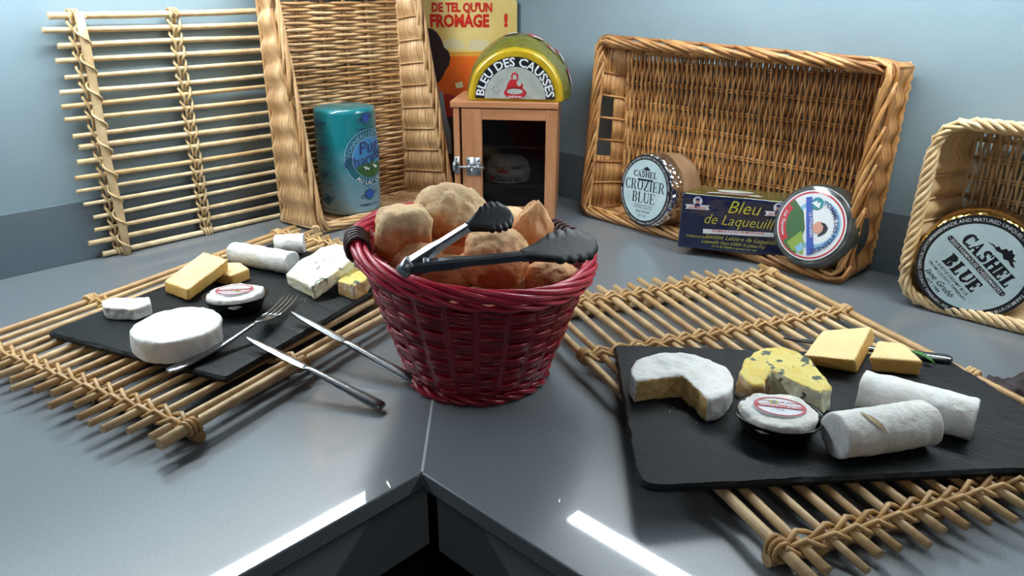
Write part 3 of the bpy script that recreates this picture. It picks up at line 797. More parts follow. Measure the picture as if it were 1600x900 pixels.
# mountain tomme wheel
w3 = wheel('wrapped_cheese', 'dark rind cheese wheel with a round Pyrenees picture label, right in the wide crate', 'cheese', (-.0845, -.7030, .0668), (-.935, .07, .29), .0520, .056, .010, [M['tomerind']], roll=radians(-28), seed=9, bulge=.02)
disc(w3, 'label', M['white'], .0425, .0004)
def clipdisc(pts, r=.0385):
    return [(x, y) if x * x + y * y < r * r else (x * r / sqrt(x * x + y * y), y * r / sqrt(x * x + y * y)) for x, y in pts]
def print_part(t_, name, mat, h, items, label=None):
    m = MB()
    for it in items: poly(m, it, plane_fn(0, 0, h))
    return m.build(name, mat, t_, False, label=label)
m = MB(); ring(m, 0, 0, .0388, .0408, plane_fn(0, 0, .0010)); m.build('label_ring', M['redink'], w3, False)
print_part(w3, 'label_sky', M['paleblue'], .0010, [ell(0.004, .004, .030, .030, 40)])
print_part(w3, 'label_print', M['white'], .0012, [ell(.004, .006, .024, .026, 40)])
arcpts = ell(0, 0, .0385, .0385, 24, radians(165), radians(285))
print_part(w3, 'label_print', M['green'], .0014, [arcpts + [(-.002, -.008), (-.018, .006)]])
print_part(w3, 'label_print', M['redink'], .0015, [ell(0, 0, .0385, .0385, 16, radians(178), radians(250)) + list(reversed(ell(0, 0, .031, .031, 16, radians(178), radians(250))))])
print_part(w3, 'label_print', M['lgreen'], .0016, [[(-.004, -.012), (.008, -.020), (.018, -.032), (.004, -.037), (-.008, -.034)]])
print_part(w3, 'label_print', M['paleblue'], .0017, [[(.006, -.022), (.014, -.026), (.012, -.034), (.004, -.032)]])
print_part(w3, 'label_print', M['blueink'], .0018, [[(-.028, .0205), (-.023, .026), (.027, -.022), (.022, -.029)]])
print_part(w3, 'label_print', M['skin'], .0018, [ell(.009, .004, .0065, .0075, 20)])
print_part(w3, 'label_print', M['ink'], .0020, [[(.012, .013), (.019, .011), (.020, .004), (.0165, -.004), (.015, -.003), (.0165, .004), (.013, .009), (.007, .0105)]])
print_part(w3, 'label_print', M['tealink'], .0018, [ell(-.012, .024, .0075, .0075, 24)])
print_part(w3, 'label_print', M['white'], .0020, [[(-.018, .020), (-.014, .027), (-.012, .024), (-.010, .028), (-.006, .021)]])
m = MB(); put(m, text2d('TOMME DES PYRENEES', .0072, .02), arc_fn(.0285, radians(28), .0021)); m.build('lettering', M['navy'], w3, False)
m = MB(); put(m, text2d('Lait Thermise', .0058, .01, .3), arc_fn(.0366, radians(214), .0022, inside=True)); m.build('lettering', M['white'], w3, False); m = MB(); put(m, text2d('LE PYRENEEN', .0050, .01), plane_fn(-.001, -.0005, .0022, radians(-43.5))); m.build('lettering', M['white'], w3, False)

# ------------------------------------------------------------------ Bleu de Laqueuille box wedge
bx = thing('wrapped_cheese', 'navy film wrapped cheese block lettered Bleu de Laqueuille, resting on the wide crate rim', 'cheese')
bc = Vector((-.094, -.6070, .0510)); place_face(bx, bc, (-.915, -.33, .03), roll=radians(1.5))
Wb, Hb, Tb = .0795, .0455, .055
m = MB()
pf = [(-Wb, -Hb * 1.02), (Wb * .98, -Hb * 1.0), (Wb, Hb * .86), (-Wb * .97, Hb * .90)]
pb = [(-Wb * .9, -Hb), (Wb * .9, -Hb), (Wb * .9, Hb * .86), (-Wb * .82, Hb * .9)]
m.rings([[(x, y, -Tb) for x, y in pb], [(x, y, 0) for x, y in pf]])
def bxm(c, n): return 1 if n.y > .55 else 0
organic('body', m, .0018, .003, .0008, 40, 1, bxm, [M['navyfoil'], M['olivefoil']], bx, seed=4)
h = .0012
m = MB(); put(m, text2d('Bleu', .0275, -.004, .35, .95), plane_fn(.012, .0155, h)); put(m, text2d('de Laqueuille', .0225, -.006, .35, .9), plane_fn(.010, -.0035, h))
put(m, text2d('Société Laitière de Laqueuille', .0098, -.002, .35, .9), plane_fn(.014, -.0265, h)); put(m, text2d('Laqueuille Gare 63820 St Julien Puy', .0070, 0, .35, .9), plane_fn(.002, -.0340, h))
put(m, text2d('63 % de Matière grasse sur sec', .0052, 0, .3), plane_fn(.004, -.0395, h)); put(m, text2d('FABRIQUE PAR :', .0045), plane_fn(-.050, -.0270, h))
m.build('gold_lettering', M['gold'], bx, False)
print_part(bx, 'print_band', M['white'], h, [[(-.042, -.0195), (.058, -.0150), (.058, -.0085), (-.042, -.0125)]])
def banner(x, y):
    return [[(x - .018, y - .006), (x + .018, y - .005), (x + .015, y - .001), (x + .018, y + .002), (x - .018, y + .001), (x - .015, y - .003)], ell(x, y + .007, .0068, .0072, 20)]
print_part(bx, 'print_badge', M['white'], h, banner(-.053, .0225)); print_part(bx, 'print_badge', M['white'], h, banner(.060, .0225))
print_part(bx, 'print_portrait', M['skin'], h + .0003, [ell(-.053, .0290, .0030, .0042, 14), ell(.060, .0290, .0030, .0042, 14)])
print_part(bx, 'print_portrait', M['navy'], h + .0006, [ell(-.053, .0325, .0036, .0022, 12), ell(.060, .0325, .0036, .0022, 12), ell(-.053, .0240, .0045, .0025, 12), ell(.060, .0240, .0045, .0025, 12)])
for x_ in (-.053, .060): m = MB(); put(m, text2d('La Mémée', .0062, .01, .3), plane_fn(x_, .0182, h + .0004)); m.build('red_lettering', M['redink'], bx, False)
m = MB()
put(m, text2d('FROMAGE AU LAIT DE MONTAGNE', .0046, .01), plane_fn(.008, -.0140, h + .0004, .045)); m.build('red_lettering', M['redink'], bx, False)
# print on the top face
ty = Hb * .885 + .0016
top_fn = lambda x, y: (x, ty, -y)
m = MB(); poly(m, [(-.045, .005), (.040, .004), (.030, .012), (-.036, .013)], top_fn); poly(m, ell(-.004, .024, .026, .008, 24), top_fn)
m.v = [(a, b + .0002, c) for a, b, c in m.v]; m.build('top_print', M['parch'], bx, False)
m = MB(); put(m, text2d('LAQUEUILLE', .0075, .02), lambda x, y: (x - .003, ty + .0006, -(.0055 + y))); m.build('top_lettering', M['redink'], bx, False)

for ch in bx.children: ch.data.transform(Matrix.Diagonal((.885, .86, 1, 1)))

# ------------------------------------------------------------------ teal drum in the tall crate
cyl = thing('cheese_drum', 'tall teal wrapped cheese drum standing in the tall crate', 'cheese', (-.3155, -.0775, .0125))
CR, CH = .0455, .157
m = MB(); m.lathe([(CR * .9, 0), (CR * .97, .002), (CR, .006), (CR * 1.008, CH * .5), (CR, CH - .007), (CR * .97, CH - .0015), (CR * .8, CH), (CR * .3, CH - .001)], 64)
for i in range(len(m.v)):
    x, y, z = m.v[i]; k = 1 + noise.noise(Vector(m.v[i]) * 40) * .012; m.v[i] = (x * k, y * k, z)
m.build('body', M['teal'], cyl)
face = atan2(-.728, -.62)   # where the big label is centred
def cyl_fn(a0, z0, h, rot=0.):
    c, s = cos(rot), sin(rot)
    def fn(x, y):
        x, y = x * c - y * s, x * s + y * c
        a = a0 + x / CR; r = CR * 1.012 + h
        return (r * cos(a), r * sin(a), z0 + y)
    return fn
def cpoly(mb, pts, fn):   # fan with enough points to follow the curve
    cx = sum(p[0] for p in pts) / len(pts); cy = sum(p[1] for p in pts) / len(pts); n = len(pts)
    rings_ = [1, .75, .5, .25]
    vs = []; fs = []
    for f in rings_: vs += [(cx + (x - cx) * f, cy + (y - cy) * f) for x, y in pts]
    vs.append((cx, cy))
    for j in range(3):
        for k in range(n): fs.append((j * n + k, j * n + (k + 1) % n, (j + 1) * n + (k + 1) % n, (j + 1) * n + k))
    for k in range(n): fs.append((3 * n + k, 3 * n + (k + 1) % n, 4 * n))
    mb.add([fn(x, y) for x, y in vs], fs)
a0 = face + .86; z0 = .085
m = MB(); cpoly(m, ell(0, 0, .0395, .0425, 40), cyl_fn(a0, z0, .0003)); m.build('label_ring', M['paleblue'], cyl)
m = MB(); cpoly(m, ell(0, 0, .0382, .0412, 40), cyl_fn(a0, z0, .0006)); m.build('label', M['tealdark'], cyl)
m = MB(); cpoly(m, ell(0, 0, .0285, .0310, 40), cyl_fn(a0, z0, .0009)); m.build('label_ring', M['paleblue'], cyl)
m = MB(); cpoly(m, ell(0, 0, .0272, .0298, 40), cyl_fn(a0, z0, .0012)); m.build('label_sky', M['sky'], cyl)
m = MB(); cpoly(m, ell(0, 0, .0272, .0298, 20, radians(205), radians(335)) + [(.018, -.008), (.006, -.004), (-.006, -.0075), (-.018, -.010)], cyl_fn(a0, z0, .0015)); m.build('label_pasture', M['green'], cyl)
m = MB()
for x, y, s_ in ((-.010, -.014, .004), (-.004, -.016, .003), (.006, -.013, .004), (.011, -.015, .003)): cpoly(m, ell(x, y, s_, s_ * .6, 10), cyl_fn(a0, z0, .0018))
m.build('label_cows', M['white'], cyl)
m = MB()
for x, y, s_ in ((-.0125, -.0145, .002), (.004, -.0135, .002), (-.002, -.0165, .0016)): cpoly(m, ell(x, y, s_, s_ * .8, 8), cyl_fn(a0, z0, .0021))
m.build('label_cows', M['ink'], cyl)
m = MB(); put(m, text2d('Pug', .0260, .022, .2, .95), cyl_fn(a0, z0, .0021, .15) if 0 else (lambda x, y, f=cyl_fn(a0, z0, .0021): f(x * .99 - y * .15 - .001, y * .99 + x * .15 + .009)))
put(m, text2d('Charmant', .0215, .022, .2, .9), lambda x, y, f=cyl_fn(a0, z0, .0021): f(x * .98 - y * .2 - .002, y * .98 + x * .2 - .006)); m.build('script_outline', M['paleblue'], cyl)
m = MB(); put(m, text2d('Pug', .0260, .005, .2, .95), lambda x, y, f=cyl_fn(a0, z0, .0026): f(x * .99 - y * .15 - .001, y * .99 + x * .15 + .009))
put(m, text2d('Charmant', .0215, .005, .2, .9), lambda x, y, f=cyl_fn(a0, z0, .0026): f(x * .98 - y * .2 - .002, y * .98 + x * .2 - .006)); m.build('script_lettering', M['navy'], cyl)
m = MB(); f_ = cyl_fn(a0, z0, .0012)
put(m, text2d('AU LAIT CRU', .0092, .015), lambda x, y: (lambda p: f_(p[0], p[1] * 1.08))(arc_fn(.0372, -pi / 2, 0, inside=True)(x, y))); m.build('lettering', M['white'], cyl)
m = MB(); put(m, text2d('TONNEAU DE LAIT', .0085, .01), lambda x, y: (lambda p: f_(p[0], p[1] * 1.08))(arc_fn(.0300, pi / 2 + .25, 0)(x, y))); m.build('lettering', M['paleblue'], cyl)
for aa, zz in ((face + .80, .143), (face + .76, .030), (face - .85, .135), (face - .80, .100), (face - .82, .062), (face - .75, .024)):
    m = MB(); cpoly(m, ell(0, 0, .0085, .0088, 18), cyl_fn(aa, zz, .0003)); m.build('print_badge', M['tealprint'], cyl)
    m = MB(); put(m, text2d('Charmant', .0075, .02, .2), lambda x, y, f=cyl_fn(aa, zz, .0006): f(x * .97 - y * .25, y * .97 + x * .25 - .002)); m.build('small_print', M['navy'], cyl)
    m = MB(); put(m, text2d('TOMME AU LAIT', .0048, .01), cyl_fn(aa, zz - .017, .0006)); m.build('small_print', M['navy'], cyl)
m = MB()
for aa, zz in ((face + .80, .143), (face + .76, .030)): cpoly(m, ell(0, .001, .0062, .0062, 18), cyl_fn(aa, zz, .0008))
m.build('small_badge', M['blueink'], cyl)

# ------------------------------------------------------------------ wooden cabinet with its cheeses
ce = Vector((.607, -.794, 0)).normalized(); cn = Vector((.794, .607, 0)).normalized()
cab = thing('wooden_cabinet', 'small beech wood cabinet with a glass door and steel latch in the corner', 'cabinet', (-.2103, -.2022, 0), frame_rot(ce, cn, Vector((0, 0, 1))))
CW, CD, CHT = .154, .118, .169
def cbox(name, c, d, mat, parent=cab, bev=.0008):
    m = MB(); m.box(c, d); o = m.build(name, mat, parent, False)
    if bev: b = o.modifiers.new('b', 'BEVEL'); b.width = bev; b.segments = 2
    return o
cbox('side_panel', (.003, CD / 2 + .002, CHT / 2), (.006, CD - .004, CHT), M['wood'])
cbox('front_post', (.0045, .004, CHT / 2), (.009, .008, CHT), M['wood'])
cbox('side_panel', (CW - .003, CD / 2 + .008, CHT / 2), (.006, CD - .016, CHT), M['wood'])
cbox('back_panel', (CW / 2, CD - .002, CHT / 2), (CW - .012, .004, CHT - .004), M['shadewood'])
cbox('bottom_panel', (CW / 2, CD / 2 + .004, .005), (CW - .0125, CD - .018, .006), M['shadewood'])
cbox('top_panel', (CW / 2 - .001, CD / 2 + .001, CHT + .0045), (CW + .006, CD + .006, .009), M['woodh'])
for z in (.108, .048): cbox('shelf', (CW / 2, CD / 2 + .006, z), (CW - .0125, CD - .026, .004), M['shadewood'])
for z in (.100, .042): cbox('shelf_bracket', (CW - .011, .030, z), (.009, .012, .012), M['parch'])
door = bpy.data.objects.new('door', None); C.objects.link(door); door.parent = cab
cbox('stile', (.0115 + .016, .004, CHT / 2), (.030, .009, CHT - .003), M['wood'], door)
cbox('stile', (CW - .008, .004, CHT / 2), (.0165, .009, CHT - .003), M['wood'], door)
cbox('rail', ((.0425 + CW - .0162) / 2, .0042, CHT - .0095), (CW - .0162 - .0425, .0086, .016), M['woodh'], door)
cbox('rail', ((.0425 + CW - .0162) / 2, .0042, .0105), (CW - .0162 - .0425, .0086, .018), M['woodh'], door)
m = MB(); m.box(((.0425 + CW - .0162) / 2, .006, .085), (CW - .0162 - .0425, .0015, .133)); m.build('glass_pane', M['glass'], door, False)
lt = MB(); lx, lz = .030, .082
lt.box((lx, -.0015, lz), (.022, .0012, .027)); lt.box((.004, -.0012, lz + .001), (.008, .0012, .026))
for yy in (-.005,):
    lt.cyl((-.002, yy, lz - .001), (.046, yy, lz - .001), .0019, 10); lt.cyl((lx - .002, yy, lz - .001), (lx - .002, yy - .007, lz - .006), .0019, 8)
for xx in (lx - .007, lx + .007): lt.box((xx, -.0045, lz - .001), (.0035, .006, .007))
lt.tube([(.001, -.001, lz + .006), (.001, -.006, lz + .005), (.001, -.008, lz), (.001, -.006, lz - .005), (.001, -.001, lz - .006)], .0028, 8)
for xx in (lx - .008, lx + .008):
    for zz in (lz + .009, lz - .010): lt.cyl((xx, -.0015, zz), (xx, -.003, zz), .0020, 8)
lt.cyl((.004, -.0015, lz + .011), (.004, -.003, lz + .011), .002, 8)
lt.build('latch', M['dullsteel'], door, label='galvanised steel bolt latch')
for z in (.135, .030): cbox('hinge', (CW + .0006, .005, z), (.0012, .007, .022), M['dullsteel'], door)
tagc = thing('dome_cheese', 'paper wrapped Gaperon cheese on the lower shelf inside the wooden cabinet', 'cheese')
cp = Vector((-.2103, -.2022, 0)) + ce * .076 + cn * .052; tagc.location = (cp.x, cp.y, .0505); tagc.rotation_euler = frame_rot(ce, cn, Vector((0, 0, 1)))
m = MB(); m.lathe([(.028, 0), (.033, .002), (.035, .007), (.0345, .018), (.031, .030), (.024, .037), (.012, .0405), (.003, .041)], 40)
for i in range(len(m.v)):
    q = Vector(m.v[i]); k = 1 + noise.noise(q * 90) * .05; m.v[i] = (q.x * k, q.y * k, q.z)
m.build('body', M['wrap'], tagc)
m = MB(); n_ = 40; vs = []; fs = []
for k in range(n_ + 1):
    a = pi + .3 + (pi - .6) * k / n_
    for z in (.003, .0145): vs.append((.0372 * cos(a), .0372 * sin(a), z))
for k in range(n_): fs.append((2 * k, 2 * k + 2, 2 * k + 3, 2 * k + 1))
m.add(vs, fs); m.build('label_band', M['parch'], tagc)
m = MB(); put(m, text2d('Gaperon', .0120, .012), lambda x, y: (.0378 * cos(-pi / 2 + (x + .004) / .0372), .0378 * sin(-pi / 2 + (x + .004) / .0372), .0055 + y))
m.build('lettering', M['ink'], tagc, False); m = MB(); put(m, text2d('TOMME LA MEMEE', .0085, .012), lambda x, y: ((.0345 - y * .3) * cos(-pi / 2 - x / .034), (.0350 - (.029 - y - .018) * .25) * sin(-pi / 2 - x / .034) * 1.03, .0285 - y)); m.build('lettering', M['ink'], tagc, False)
m = MB(); poly(m, [(-.026, .004), (-.019, .004), (-.019, .0125), (-.026, .0125)], lambda x, y: (.0376 * cos(-pi / 2 + x / .0372), .0376 * sin(-pi / 2 + x / .0372), y)); poly(m, ell(-.004, .021, .010, .0035, 16), lambda x, y: (.0372 * cos(-pi / 2 + x / .0372), .0372 * sin(-pi / 2 + x / .0372), y)); m.build('label_print', M['redink'], tagc, False)

# half wheel on top of the cabinet
hw = thing('half_cheese_wheel', 'yellow wrapped half cheese wheel lettered BLEU DES CAUSSES on the wooden cabinet', 'cheese')
hp = Vector((-.2103, -.2022, 0)) + ce * .0915 + cn * .008; hw.location = (hp.x, hp.y, CHT + .0095)
ce2 = Vector((cos(-.02) * ce.x - sin(-.02) * ce.y, sin(-.02) * ce.x + cos(-.02) * ce.y, 0)); cn2 = Vector((-ce2.y, ce2.x, 0))
hw.rotation_euler = frame_rot(ce2, Vector((0, 0, 1)), -cn2)   # local x right, y up, z towards the room
HR = .0700
def dome(R, n=30, fl=.0): return [(-R, 0)] + [(-R * cos(pi * k / n), .004 + (R) * sin(pi * k / n)) for k in range(n + 1)] + [(R, 0)]
m = MB(); HWR = ((.98, 1.02, -.088), (1.08, 1.16, -.080), (1.13, 1.24, -.060), (1.11, 1.18, -.034), (1.03, 1.05, -.010), (.98, .98, -.0012), (.955, .955, 0))
m.rings([[(x * kx, y * ky, z) for x, y in dome(HR)] for kx, ky, z in HWR])
organic('body', m, .0022, 0, .0012, 35, 1, lambda c, n: 0 if (c.z > -.006 or (n.z > .6)) else 1, [M['yellowfoil'], M['greenfoil']], hw, seed=2)
def hfn(h): return lambda x, y: (x, y, h)
m = MB(); poly(m, [(x, y + .0035) for x, y in ell(0, .0, .0590, .0590, 40, 0, pi)] , hfn(.0022)); m.build('label_band', M['ink'], hw, False)
m = MB(); poly(m, [(x, y + .0035) for x, y in ell(0, .0, .0450, .0450, 40, 0, pi)], hfn(.0026)); m.build('label', M['parch'], hw, False)
m = MB(); put(m, text2d('BLEU DES CAUSSES', .0168, .022, 0, .98), arc_fn(.0462, pi / 2, .0029, 0, .0035)); m.build('lettering', M['white'], hw, False)
m = MB()
for q in ([(-.006, .036), (-.003, .0405), (.002, .0405), (.005, .037), (.004, .032), (-.005, .032)], [(-.007, .031), (.006, .031), (.012, .024), (.011, .017), (-.013, .017), (-.011, .024)],
          ell(.0005, .0120, .0165, .0085, 24)): poly(m, q, hfn(.0031))
m.build('label_figure', M['redink'], hw, False)
m = MB(); poly(m, ell(0, .0140, .0118, .0040, 20), hfn(.0034)); poly(m, ell(-.0005, .0345, .0030, .0038, 14), hfn(.0034)); poly(m, ell(.006, .026, .0035, .0045, 14), hfn(.0034)); m.build('label_print', M['parch'], hw, False)
m = MB(); put(m, text2d('AVEYRON', .0042, .02), plane_fn(0, .0050, .0035)); m.build('label_lettering', M['white'], hw, False)
m = MB(); ring(m, .028, .0155, .0062, .0068, hfn(.0031), 24, ky=.8)
for k in range(6): poly(m, ell(-.028 + .005 * cos(k * pi / 3), .016 + .0045 * sin(k * pi / 3), .0024, .0014, 8, rot=k * pi / 3), hfn(.0031))
m.build('label_print', M['grey'], hw, False)
m = MB(); m2_ = MB()
for th, zz, s_ in ((72, -.052, 1.2), (52, -.040, .8), (40, -.055, 1.1), (100, -.058, 1.1), (18, -.048, 1.1), (30, -.072, 1.)):
    a = radians(th)
    def dfn(x, y, a=a, zz=zz, h=0): 
        z_ = zz - y; kx = ky = 1
        for (x0, y0, q0), (x1, y1, q1) in zip(HWR, HWR[1:]):
            if q0 <= z_ <= q1: f = (z_ - q0) / (q1 - q0); kx = x0 + (x1 - x0) * f; ky = y0 + (y1 - y0) * f
        t2 = a + x / HR; return ((HR * kx + h + .002) * cos(t2), .004 + (HR * ky + h + .002) * sin(t2), z_)
    cpoly(m, ell(0, 0, .010 * s_, .006 * s_, 18), lambda x, y: dfn(x, y)); cpoly(m2_, ell(-.002, -.004, .007 * s_, .003 * s_, 14), lambda x, y: dfn(x, y, h=.0006))
m.build('wrap_print', M['redink'], hw); m2_.build('wrap_print', M['white'], hw)

# ------------------------------------------------------------------ enamel sign in the corner
ps = thing('enamel_sign', 'cream and orange cheese advertising sign with red lettering, behind the wooden cabinet', 'sign', (-.137, -.003, .0), frame_rot(Vector((.70711, -.70711, 0)), Vector((0, 0, 1)), Vector((-.70711, -.70711, 0))))
PW = (0.1889, 0.3145)[0]; PHT = .3145
m = MB(); m.prism([(0, .001), (PW, .001), (PW, PHT - .003), (PW - .003, PHT), (0, PHT)], -.0015, 0); m.build('plate', M['pyellow'], ps, False)
def pp(name, mat, h, lists):
    m = MB()
    for L_ in lists: poly(m, [(min(max(x, .0), PW), min(max(y, .0015), PHT)) for x, y in L_], hfn(h))
    m.build(name, mat, ps, False)
pp('sign_ground', M['pamber'], .0002, [[(0.0084, 0.2317), (0.1893, 0.2340), (0.1894, 0.2174), (0.0077, 0.2173)]])
pp('sign_ground', M['porange'], .0004, [[(-0.0027, 0.2255), (0.1894, 0.2257), (0.1896, 0.1816), (-0.0093, -0.1309)]])
pp('sign_ground', M['pdark'], .0005, [[(0.0259, 0.1386), (0.0839, 0.1602), (0.0789, -0.1314), (0.0145, -0.1310)]])
pp('sign_loaves', M['pcloud'], .0005, [[(0.0623, 0.2380), (0.0670, 0.2502), (0.0799, 0.2543), (0.0970, 0.2513), (0.1021, 0.2380)], [(0.1063, 0.2370), (0.1087, 0.2503), (0.1184, 0.2534), (0.1377, 0.2513), (0.1462, 0.2442), (0.1418, 0.2350)]])
pp('sign_skin', M['pskin'], .0007, [[(0.0201, 0.2542), (0.0435, 0.2522), (0.0510, 0.2235), (0.0478, 0.1943), (0.0579, 0.1688), (0.0595, 0.1516), (0.0352, 0.1495), (0.0168, 0.1816)]])
pp('sign_hair', M['pdark'], .0009, [[(0.0185, 0.2644), (0.0272, 0.2704), (0.0379, 0.2714), (0.0484, 0.2695), (0.0567, 0.2624), (0.0628, 0.2523), (0.0667, 0.2400), (0.0740, 0.2339), (0.0769, 0.2235), (0.0744, 0.2111), (0.0677, 0.2027), (0.0630, 0.1922), (0.0562, 0.1837), (0.0473, 0.1805), (0.0420, 0.1837), (0.0437, 0.2006), (0.0435, 0.2235), (0.0410, 0.2420), (0.0338, 0.2502), (0.0198, 0.2481)]])
pp('sign_face_lines', M['pdark'], .0010, [[(0.0307, 0.2276), (0.0362, 0.2307), (0.0415, 0.2276), (0.0362, 0.2287)], [(0.0315, 0.2194), (0.0359, 0.2225), (0.0401, 0.2204), (0.0357, 0.2173)]])
pp('sign_dress', M['pdress'], .0009, [[(0.0404, 0.1710), (0.0554, 0.1602), (0.0709, 0.1645), (0.0839, 0.1602), (0.0831, 0.1255), (0.0431, 0.1255)]])
pp('sign_apron', M['papron'], .0011, [[(0.0556, 0.1677), (0.0622, 0.1677), (0.0665, 0.1299), (0.0735, 0.1001), (0.0746, 0.0607), (0.0565, 0.0607), (0.0468, 0.1057), (0.0588, 0.1299)]])
pp('sign_cheese', M['pcloud'], .0011, [[(0.0834, 0.1816), (0.0955, 0.1848), (0.0975, 0.1752), (0.0854, 0.1731)]])
a = (0.0980, 0.2965); b = (0.0932, 0.2730); c = (0.1704, 0.2737)
m = MB(); put(m, text2d("DE TEL QU'UN", .0190, .045, 0, .80), plane_fn(a[0], a[1], .0008)); put(m, text2d('FROMAGE', .0268, .045, 0, .80), plane_fn(b[0], b[1], .0008)); m.build('lettering', M['pred'], ps, False); m = MB(); put(m, text2d('!', .0270, .05), plane_fn(c[0], c[1], .0008))
m.build('lettering', M['pred'], ps, False)

# ------------------------------------------------------------------ red bread basket
rb = thing('bread_basket', 'red woven cane basket full of bread rolls', 'basket', (-.533, -.586, 0))
rt = Vector((.728, -.686, 0)); fw = Vector((.686, .728, 0)); BH = .120
def bp(th, t_, dr=0., dz=0.):
    a = .060 + (.101 - .060) * t_ ** .85; b = .062 + (.108 - .062) * t_ ** .85
    a += dr; b += dr
    c_, s_ = cos(th), sin(th)
    z = .003 + t_ * BH - c_ * .012 * t_ + s_ * .004 * t_ + dz
    return rt * (a * c_) + fw * (b * s_ + .004 * t_) + Vector((0, 0, z))
NS = 24
for i in range(NS):
    m = MB()
    for dd in (-.018, .018):
        m.tube([bp(2 * pi * i / NS + dd / (1 + k * .08), k / 8, 0) for k in range(9)], .0021, 6)
    m.build('stake', M['red'], rb)
rows = 13
for j in range(rows):
    m = MB(); t0 = .03 + .86 * (j + .5) / rows
    for q in (-1.5, -.5, .5, 1.5):
        pts = []
        for i in range(NS * 4):
            th = 2 * pi * i / (NS * 4); a = sin(2 * pi * (i / 8) + (pi if j % 2 else 0)) 
            pts.append(bp(th, t0 + q * .0168, a * .0018, noise.noise(Vector((i * .21, j * 3.3, q * 5))) * .0016))
        m.tube(pts, .00172, 6, closed=True, caps=False)
    m.build('weaver', M['red'], rb)
m = MB()
rope(m, [bp(2 * pi * i / 90, .985, .001) for i in range(90)], 5, .0048, .0025, .15, Rz=.0036, seed=2)
rope(m, [bp(2 * pi * i / 90, .93, .004) for i in range(90)], 4, .0026, .0021, .12, Rz=.0044, seed=4)
m.build('rim', M['redrim'], rb, kind='stuff')
m = MB(); rope(m, [bp(2 * pi * i / 80, .015, .003) for i in range(80)], 3, .0030, .0024, .05, seed=6); m.build('foot_ring', M['red'], rb, kind='stuff')
m = MB()
for q in range(-4, 5): m.tube([bp(pi, 0) * 0 + rt * (q * .013) + fw * s_ * sqrt(max(0, .058 ** 2 - (q * .013) ** 2)) + Vector((0, 0, .004)) for s_ in (-1, 1)], .0028, 6)
for q in range(-18, 19): m.tube([fw * (q * .0031) + rt * s_ * sqrt(max(0, .058 ** 2 - (q * .0031) ** 2)) + Vector((0, 0, .0065 + .001 * (q % 2))) for s_ in (-1, 1)], .0017, 5)
m.build('woven_bottom', M['red'], rb, kind='stuff')
for th0, nm in ((pi + .18, 'handle_binding'), (pi * .18, 'handle_binding')):
    m = MB()
    for k in range(5):
        th = th0 + (k - 2) * .055; c0 = bp(th, .97, .0015); tg = (bp(th + .02, .97) - bp(th - .02, .97)).normalized()
        u = Vector((0, 0, 1)); w_ = tg.cross(u)
        m.tube([c0 + u * cos(2 * pi * i / 12) * .0105 + w_ * sin(2 * pi * i / 12) * .0095 + tg * .0016 * i / 12 for i in range(12)], .0021, 6, closed=True, caps=False)
    m.build(nm, M['maroon'], rb)

# ------------------------------------------------------------------ bread rolls
def roll(label, c, half, rot, mat, kind='round', seed=0, group=None):
    bm = bmesh.new(); bmesh.ops.create_icosphere(bm, subdivisions=5, radius=1); vs = []
    rnd = random.Random(seed)
    dent = [Vector((rnd.uniform(-1, 1), rnd.uniform(-1, 1), rnd.uniform(-.2, 1))).normalized() for _ in range(3)]
    for v in bm.verts:
        d = v.co.normalized(); e = {'round': 2.2, 'square': 4.2, 'cone': 2.0}[kind]
        k = 1 / ((abs(d.x) ** e + abs(d.y) ** e + abs(d.z) ** e) ** (1 / e)); p = d * k
        if kind == 'cone':
            f = (p.z + 1) / 2; p.x *= 1.06 - .55 * f ** 2.2; p.y *= 1.06 - .55 * f ** 2.2; p.z *= 1.1
        s_ = Vector((seed * 1.3, seed * 2.1, 0))
        k = 1 + noise.noise(d * 1.3 + s_) * .17 + noise.noise(d * 3.2 + s_) * .07 + noise.noise(d * 9 + s_) * .022
        for q in dent:
            x = d.dot(q); k -= .10 * math.exp(-((1 - x) / .05) ** 2) * (.5 + .5 * noise.noise(d * 5 + s_))
        crease = abs(noise.noise(d * 2.1 + s_ * 2)); k -= .05 * math.exp(-(crease / .05) ** 2)
        p = p * k; v.co = Vector((p.x * half[0], p.y * half[1], p.z * half[2]))
    me = bpy.data.meshes.new('bread_roll'); bm.to_mesh(me); bm.free(); me.materials.append(mat)
    for p in me.polygons: p.use_smooth = True
    o = link('bread_roll', me); o.location = c; o.rotation_euler = rot; return tag(o, label, 'bread', group or 'bread rolls in the red basket')
rz = atan2(-.686, .728)
roll('square floury bread roll at the left edge of the red basket', (-0.5785, -0.5468, 0.1370), (.0235, .0225, .0215), (.06, -.05, rz + .1), M['bread1'], 'square', 1)
roll('largest bread roll, floury and folded, at the back left of the red basket', (-0.5336, -0.5581, 0.1430), (.0345, .027, .0260), (.1, .12, rz - .1), M['bread1'], 'round', 22)
roll('small bread roll low at the left behind the tongs hinge', (-0.5815, -0.5638, 0.1180), (.0215, .016, .0150), (.1, -.1, rz), M['bread2'], 'round', 3)
roll('bread roll between the two arms of the tongs', (-0.5427, -0.5527, 0.1200), (.025, .019, .0165), (.2, 0, rz + .4), M['bread2'], 'round', 4)
roll('round lumpy bread roll at the centre under the lower tong arm', (-0.5439, -0.6212, 0.1220), (.0270, .0250, .0265), (-.1, .1, rz), M['bread2'], 'round', 15)
roll('pointed cracked bread roll standing behind the black tong tip', (-0.4631, -0.5906, 0.1230), (.0200, .0195, .0265), (.15, .12, rz), M['bread2'], 'cone', 6)
roll('flat bread roll at the right front below the black tong tip', (-0.5010, -0.6447, 0.1010), (.0235, .019, .0150), (0, -.1, rz), M['bread2'], 'round', 7)
